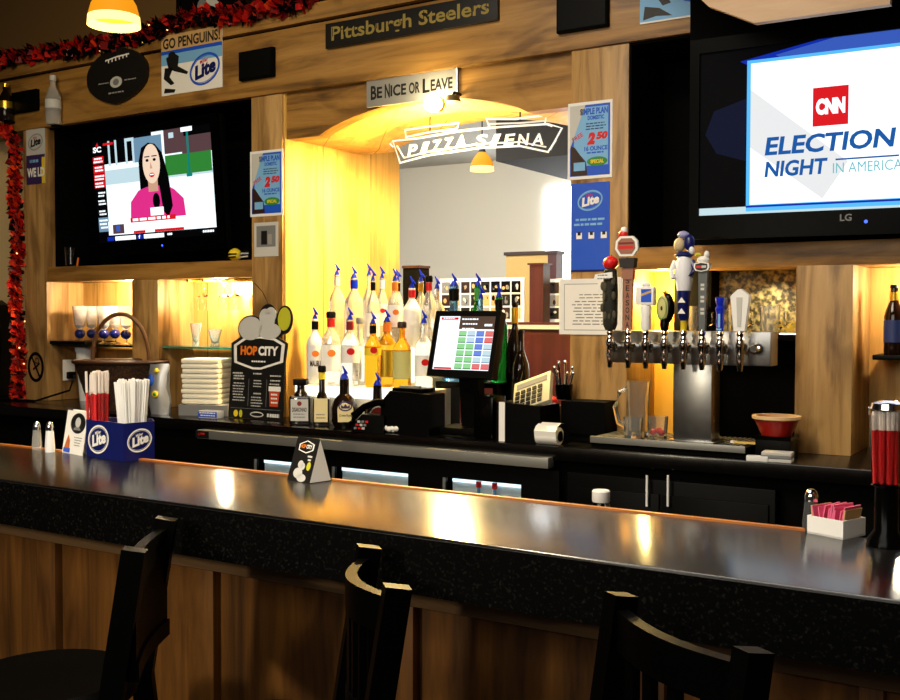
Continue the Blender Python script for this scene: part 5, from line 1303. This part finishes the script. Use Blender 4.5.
# white capped bottle standing on the working shelf behind the bar
p = P(601, 499, 2.42); s = S(p)
t = thing('shelf_bench', 'dark working shelf behind the bar, under the white capped bottle', 'bench', (p.x, 2.45, 0)); MB().box(-.5, .5, -.1, .15, .78, .8, BLACK).build('top', t)
for sx in (-.46, .46): MB().box(sx-.02, sx+.02, -.08, .12, 0, .78, BLACK).build('leg', t)
t = thing('mixer_bottle', 'clear bottle with broad white cap just behind the bar top', 'bottle', (p.x, 2.42, .80)); hz = P(601, 490, 2.42).z-.80
MB().lathe([(0, 0), (.034, 0), (.036, .01), (.036, hz*.72), (.024, hz*.86), (.02, hz*.9), (0, hz*.9)], GLASS, seg=18).build('body', t); MB().lathe([(0, hz*.89), (.0215, hz*.89), (.0225, hz*.9), (.0225, hz-.003), (.02, hz), (0, hz)], WPLAS, seg=20).build('cap', t)

# ------------------------------------------------------------------ on the bar top
def shaker(label, x, y, ytop, r=.015, top=CHROME, fill=None):
    p = G(x, y, BZ); h = (y-ytop)/S(p)*.98
    t = thing('salt_shaker', label, 'shaker', p, 0, 'glass shakers on the bar')
    MB().lathe([(0, 0), (r, 0), (r*1.05, h*.15), (r*.78, h*.72), (0, h*.72)], GLASSF if fill is None else fill, seg=14).build('jar', t)
    MB().lathe([(r*.8, h*.71), (r*.82, h*.82), (r*.62, h*.95), (r*.3, h), (0, h)], top, seg=14).build('cap', t)
shaker('glass shaker on the bar, leftmost of the pair', 37, 450, 421); shaker('glass shaker full of salt beside the white photo card', 50, 452, 421, fill=mat('salt', c(228, 228, 228), .4))
shaker('dark glass shaker beside the white sweetener holder', 811, 530, 488, r=.017, fill=mat('pepper_glass', c(90, 94, 96), .12, trans=.5))
# white photo card
a, b = G(62, 452, BZ), G(82, 456, BZ); d = b-a; ang = math.atan2(d.y, d.x)
t = thing('table_card', 'white tent card with a black oval photo beside the shakers', 'table card', (a+b)/2, ang); w = d.length; s = S((a+b)/2); h = 43/s
mb = MB(); mb.M = Matrix.Rotation(-.16, 4, 'X'); mb.box(-w/2, w/2, 0, .002, 0, h, WHITE); mb.build('front_leaf', t)
mb = MB(); mb.M = Matrix.Translation((0, .026, 0)) @ Matrix.Rotation(-.1, 4, 'X'); mb.box(-w/2, w/2, 0, .002, 0, h, WHITE); mb.build('back_leaf', t)
mb = MB(); mb.M = Matrix.Rotation(-.16, 4, 'X'); mb.oval(w*.1, h*.72, w*.36, h*.24, -.0005, SIGNBLK); mb.oval(w*.1, h*.74, w*.13, h*.12, -.0009, LGREY, 14); mb.flat([(-w*.1, h*.56), (w*.28, h*.56), (w*.2, h*.63), (-w*.02, h*.63)], -.0009, GREY)
mb.flat([(-w*.45, h*.05), (-w*.15, h*.05), (-w*.18, h*.3), (-w*.28, h*.44), (-w*.36, h*.3)], -.0005, mat('amber_print', c(190, 92, 30), .5)); mb.rect(-w*.45, h*.02, -w*.12, h*.12, -.0009, BLUE); mb.lines(w*.0, h*.4, w*.4, 4, h*.06, h*.018, -.0005, GREY, 4); mb.build('printed_design', t)
# blue two-box caddy with straws
def lite_logo2(pr, cx, cz, w, y, flip):
    yy = -.0008
    if flip: yy = .0008
    pr.ring(cx, cz, w*.5, w*.4, w*.05, yy, WHITE, rot=.3); pr.ring(cx, cz, w*.43, w*.33, w*.012, yy, WHITE, rot=.3)
    pr.text('Lite', cx-w*.34, cz-w*.16, cx+w*.36, cz+w*.17, yy*1.3, WHITE, shear=.25, bold=.05, rot=.25); pr.text('Miller', cx-w*.16, cz+w*.15, cx+w*.14, cz+w*.24, yy*1.3, WHITE, shear=.2, bold=.02, rot=.25)
A_, B_, C_ = G(87, 456, BZ), G(118, 461.5, BZ), G(154, 458, BZ)
h = 38/S(B_)
t = thing('straw_caddy', 'blue cornered bar caddy with white oval logos near the left end of the bar', 'caddy', B_)
L_, R_ = G(112, 459.5, BZ)-B_, G(124, 461.5, BZ)-B_
back = Vector((-.78, .62, 0))*.09
foot = [A_-B_, L_, R_, C_-B_, C_-B_+back, A_-B_+Vector((-.05, .07, 0))]
mb = MB()
for k in range(6):
    a, b = foot[k], foot[(k+1) % 6]; mb.bar(a+Vector((0, 0, h/2)), b+Vector((0, 0, h/2)), .004, h, NAVY)
mb.prismz([(v.x, v.y) for v in foot], 0, .003, NAVY); bx = mb.build('box', t)
for a, b, zc in ((A_-B_, L_, .5), (R_, C_-B_, .52)):
    d = b-a; mb = MB(); mb.M = Matrix.Translation(a) @ Matrix.Rotation(math.atan2(d.y, d.x), 4, 'Z') @ Matrix.Translation((0, -.0024, 0))
    lite_logo2(mb, d.length*.5, h*zc, min(d.length*.84, h*1.25), 0, False); mb.build('logo', bx)
def straws(label, M, base, n, rx, ry, h, mats, seed, name='straw', spread=.12, group=None):
    R = random.Random(seed)
    for k in range(n):
        x, y = R.uniform(-rx, rx), R.uniform(-ry, ry); hh = h*R.uniform(.95, 1.0); tx, ty = x*spread*8*hh+R.uniform(-.004, .004), y*spread*8*hh+R.uniform(-.004, .004)
        b = M @ Vector((x, y, 0)); e = M @ Vector((x+tx, y+ty, hh)); f = .74
        mid = b.lerp(e, f)
        mb = MB().tube([b, mid], .0036, mats[0], 6)
        if mats[1] is not mats[0]: mb.tube([mid, e], .0042, mats[1], 6)
        else: mb.tube([mid, e], .0036, mats[0], 6)
        o = mb.build(name); tag(o, label, 'straw', group)
# clear cup of red straws
cp = Vector(B_)+((A_-B_)+L_)/2+Vector((-.042, .03, 0))
t = thing('straw_cup', 'clear cup of red straws standing in the left blue box', 'cup', (cp.x, cp.y, BZ+.003)); s = S(cp)
hcup = 66/s; rc = .029
MB().lathe([(0, 0), (rc*.85, 0), (rc, hcup*.96), (rc*.95, hcup*.96), (rc*.78, .006), (0, .006)], GLASS, seg=18).build('cup', t)
WRAP = mat('paper_wrap', c(222, 210, 200), .6)
straws('red straw with pale wrapped tip in the clear cup of the blue caddy', Matrix.Translation((cp.x, cp.y, BZ+.01)), 0, 60, .021, .021, hcup*1.24, (RED, WRAP), 3, 'straw', .05, 'red straws in the blue caddy')
cp2 = Vector(B_)+(R_+(C_-B_))/2+Vector((-.075, .042, 0))
hst = 76/S(cp2)
straws('white paper straw fanned in the right blue box of the caddy', Matrix.Translation((cp2.x, cp2.y, BZ+.005)), 0, 95, .027, .022, hst, (WPLAS, WPLAS), 4, 'straw',   .34, 'white straws in the blue caddy')
# black tent card
a, b, e = G(287, 480, BZ), G(309, 484, BZ), G(325, 483, BZ)
d = b-a; ang = math.atan2(d.y, d.x); w = d.length; h = 44/S(a); dep = .075
t = thing('table_card', 'black tent card with hexagon badge standing mid bar', 'table card', (a+b)/2, ang)
lean = math.atan2(dep/2, h)
mb = MB(); mb.M = Matrix.Rotation(-lean, 4, 'X'); mb.box(-w/2, w/2, 0, .0015, 0, h*1.02, SIGNBLK); mb.build('front_leaf', t)
mb = MB(); mb.M = Matrix.Translation((0, dep, 0)) @ Matrix.Rotation(lean, 4, 'X'); mb.box(-w/2, w/2, -.0015, 0, 0, h*1.02, SIGNBLK); mb.build('back_leaf', t)
mb = MB(); i = mb.mi(WHITE); q = h*1.0
vs = [mb.v((w/2, .003, .002)), mb.v((w/2, dep-.003, .002)), mb.v((w/2, dep/2, q-.002))]; vb = [mb.v((w/2-.002, .003, .002)), mb.v((w/2-.002, dep-.003, .002)), mb.v((w/2-.002, dep/2, q-.002))]
mb.face(vs, i); mb.face(vb[::-1], i)
for k in range(3): mb.face([vs[k], vb[k], vb[(k+1) % 3], vs[(k+1) % 3]], i)
mb.build('end_flap', t)['label'] = 'white triangular end of the card'
mb = MB(); mb.M = Matrix.Rotation(-lean, 4, 'X')
hx_ = [(-w*.32, h*.86), (0, h*.96), (w*.34, h*.88), (w*.34, h*.74), (w*.04, h*.66), (-w*.32, h*.72)]
mb.flat(hx_, -.0005, WHITE); mb.flat([(x*.86, h*.81+(z-h*.81)*.84) for x, z in hx_], -.0008, SIGNBLK); mb.text('HOP', -w*.24, h*.77, -w*.01, h*.86, -.0011, ORANGE, bold=.04); mb.text('CITY', w*.01, h*.77, w*.26, h*.86, -.0011, WHITE, bold=.04)
for q in ((-.1, .2, .2, .12), (-.06, .4, .12, .09), (.05, .36, .1, .08), (.1, .1, .2, .09)): mb.oval(w*q[0], h*q[1], w*q[2], h*q[3], -.0005, LGREY, 16)
mb.oval(w*.3, h*.38, w*.09, h*.1, -.0005, YGREEN, 14); mb.rect(w*.16, h*.58, w*.36, h*.62, -.0005, LGREY); mb.rect(w*.2, h*.5, w*.34, h*.54, -.0005, LGREY)
mb.build('printed_design', t)
# white sweetener holder
a, b = G(807, 533, BZ), G(843, 540, BZ); d = b-a; ang = math.atan2(d.y, d.x); w = d.length; s = S(a)
t = thing('sweetener_holder', 'white holder filled with pink sweetener packets on the bar', 'holder', (a+b)/2, ang); h = 18/s; dep = .075
for q in ((-w/2, w/2, 0, .004, h), (-w/2, w/2, dep-.004, dep, h), (-w/2, -w/2+.004, .004, dep-.004, h), (w/2-.004, w/2, .004, dep-.004, h), (-w/2, w/2, 0, dep, .004)): MB().box(q[0], q[1], q[2], q[3], 0, q[4], WPLAS).build('side' if q[4] > .01 else 'bottom', t)
R = random.Random(4)
for k in range(14):
    mb = MB(); mb.M = Matrix.Translation((-w*.36+k*w*.055, .038, .006)) @ Matrix.Rotation(R.uniform(-.25, .25), 4, 'Y') @ Matrix.Rotation(R.uniform(-.15, .15), 4, 'Z'); mb.box(-.0013, .0013, -.028, .028, 0, h*R.uniform(1.25, 1.6), PINK if k not in (0, 13) else TANP)
    o = mb.build('sweetener_packet'); o.location = t.location; o.rotation_euler = (0, 0, ang)
    tag(o, 'pink paper packet standing in the white holder on the bar' if k not in (0, 13) else ('tan paper packet at the near end of the white holder' if k == 13 else 'tan paper packet at the shaker end of the white holder'), 'packet', 'packets in the white holder')
# clear holder of red straws at the right edge
a = G(886, 546, BZ)
t = thing('straw_dispenser', 'tall clear and black holder of red straws at the right end of the bar', 'holder', a); s = S(a); h = 146/s
MB().lathe([(0, 0), (.036, 0), (.034, .012), (.022, .03), (.022, h*.40), (.028, h*.42), (0, h*.42)], BLACKG, seg=20).build('stand', t)
MB().lathe([(0, h*.42), (.026, h*.42), (.034, h*.9), (.032, h*.9), (.023, h*.43), (0, h*.43)], GLASS, seg=20).build('cup', t)
MB().lathe([(.033, h*.94), (.03, h*.98), (.012, h), (0, h)], CHROME, seg=18).tube([(.034, 0, h*.9), (.034, 0, h*.95)], .003, CHROME, 6).tube([(-.034, 0, h*.9), (-.034, 0, h*.95)], .003, CHROME, 6).build('lid', t)
straws('red straw with clear wrapped tip in the holder at the right end of the bar', Matrix.Translation((a.x, a.y, BZ+h*.435)), 0, 42, .02, .02, h*.5, (RED, WRAP), 6, 'straw', .05, 'red straws at the right end of the bar')

# ------------------------------------------------------------------ light
def area(name, loc, size, energy, col, rot=(0,0,0), sy=None):
    l = bpy.data.lights.new(name, 'AREA'); l.energy = energy; l.color = col; l.size = size
    if sy: l.shape = 'RECTANGLE'; l.size_y = sy
    o = bpy.data.objects.new(name, l); COL.objects.link(o); o.location = loc; o.rotation_euler = rot; return o
def point(name, loc, energy, col, r=.03):
    l = bpy.data.lights.new(name, 'POINT'); l.energy = energy; l.color = col; l.shadow_soft_size = r
    o = bpy.data.objects.new(name, l); COL.objects.link(o); o.location = loc; return o
def spot(name, loc, target, energy, col, ang=90, blend=.5, r=.04):
    l = bpy.data.lights.new(name, 'SPOT'); l.energy = energy; l.color = col; l.spot_size = math.radians(ang); l.spot_blend = blend; l.shadow_soft_size = r
    o = bpy.data.objects.new(name, l); COL.objects.link(o); o.location = loc
    o.rotation_euler = (Vector(target)-Vector(loc)).to_track_quat('-Z', 'Y').to_euler(); return o
WARM = (1, .74, .38); SOFT = (1, .86, .66); COLD = (.9, .95, 1)
spot('arch_lamp_light', (-2.55, 4.05, 2.40), (-2.65, 4.1, 1.0), 230, (1, .71, .26), 165, .35, .04)
point('soffit_fill_light', (-2.6, 4.06, 2.26), 55, (1, .68, .2), .05)  # added fill in mid-air that brightens the arch soffit, not a fixture
p = P(114, 26, 2.3); point('pendant_light', (p.x, p.y, p.z+.02), 14, (1, .66, .28), .03)
point('arch_spot_light', (P(433, 103, 3.76).x, 3.73, 2.41), 3, (1, .8, .4), .03)
point('niche_lamp_light', ((xA1+xB0)/2+.2, D+.13, 1.66), 24, (1, .84, .55), .03)
point('niche_lamp_light', ((xB1+xC0)/2, D+.13, 1.66), 24, (1, .84, .55), .03)
point('tap_niche_light', (PX(645), D+.15, 1.6), 14, (1, .7, .22), .02)
spot('tap_niche_spot', (P(775, 272, D+.2).x, D+.18, 1.66), (P(775, 272, D+.2).x-.05, D+.3, 1.42), 4, (1, .92, .75), 100, .8, .02)
point('side_niche_light', (-.55, D+.15, 1.64), 7, (1, .85, .6), .02)
area('far_room_light', (-4.2, 5.6, 2.82), 2.6, 150, (1, .95, .84), (math.radians(35), 0, 0), 1.4)
area('far_window_light', (-2.2, 7.9, 1.8), 1.2, 40, (.95, .98, 1), (math.radians(90), 0, 0))
area('overhead_fill_light', (-1.7, 1.1, 3.6), 1.6, 130, SOFT)  # added overhead fill above the customers' side, without a lamp body
area('front_fill_light', (-1.2, -1.4, 2.7), 3.2, 50, (1, .93, .82), (math.radians(72), 0, math.radians(8)), 1.2)  # added fill behind the camera; there is no window here
spot('bar_front_fill', (-2.2, -1.0, 1.9), (-2.2, 1.9, .75), 95, (1, .86, .6), 70, .9, .12)  # added low fill aimed at the bar panels, no lamp stands there
spot('header_spot', (-3.8, 1.6, 3.3), (-4.4, 3.83, 2.7), 50, (1, .78, .42), 95, .9, .1)
w = bpy.data.worlds.new('world'); sc.world = w; w.use_nodes = True
w.node_tree.nodes['Background'].inputs['Color'].default_value = (1, .9, .78, 1)
w.node_tree.nodes['Background'].inputs['Strength'].default_value = .02
vs = sc.view_settings; vs.view_transform = 'Standard'; vs.look = 'None'; vs.exposure = 0.0; vs.gamma = 1.0; vs.use_curve_mapping = False
sc.cycles.max_bounces = 8; sc.cycles.transparent_max_bounces = 12
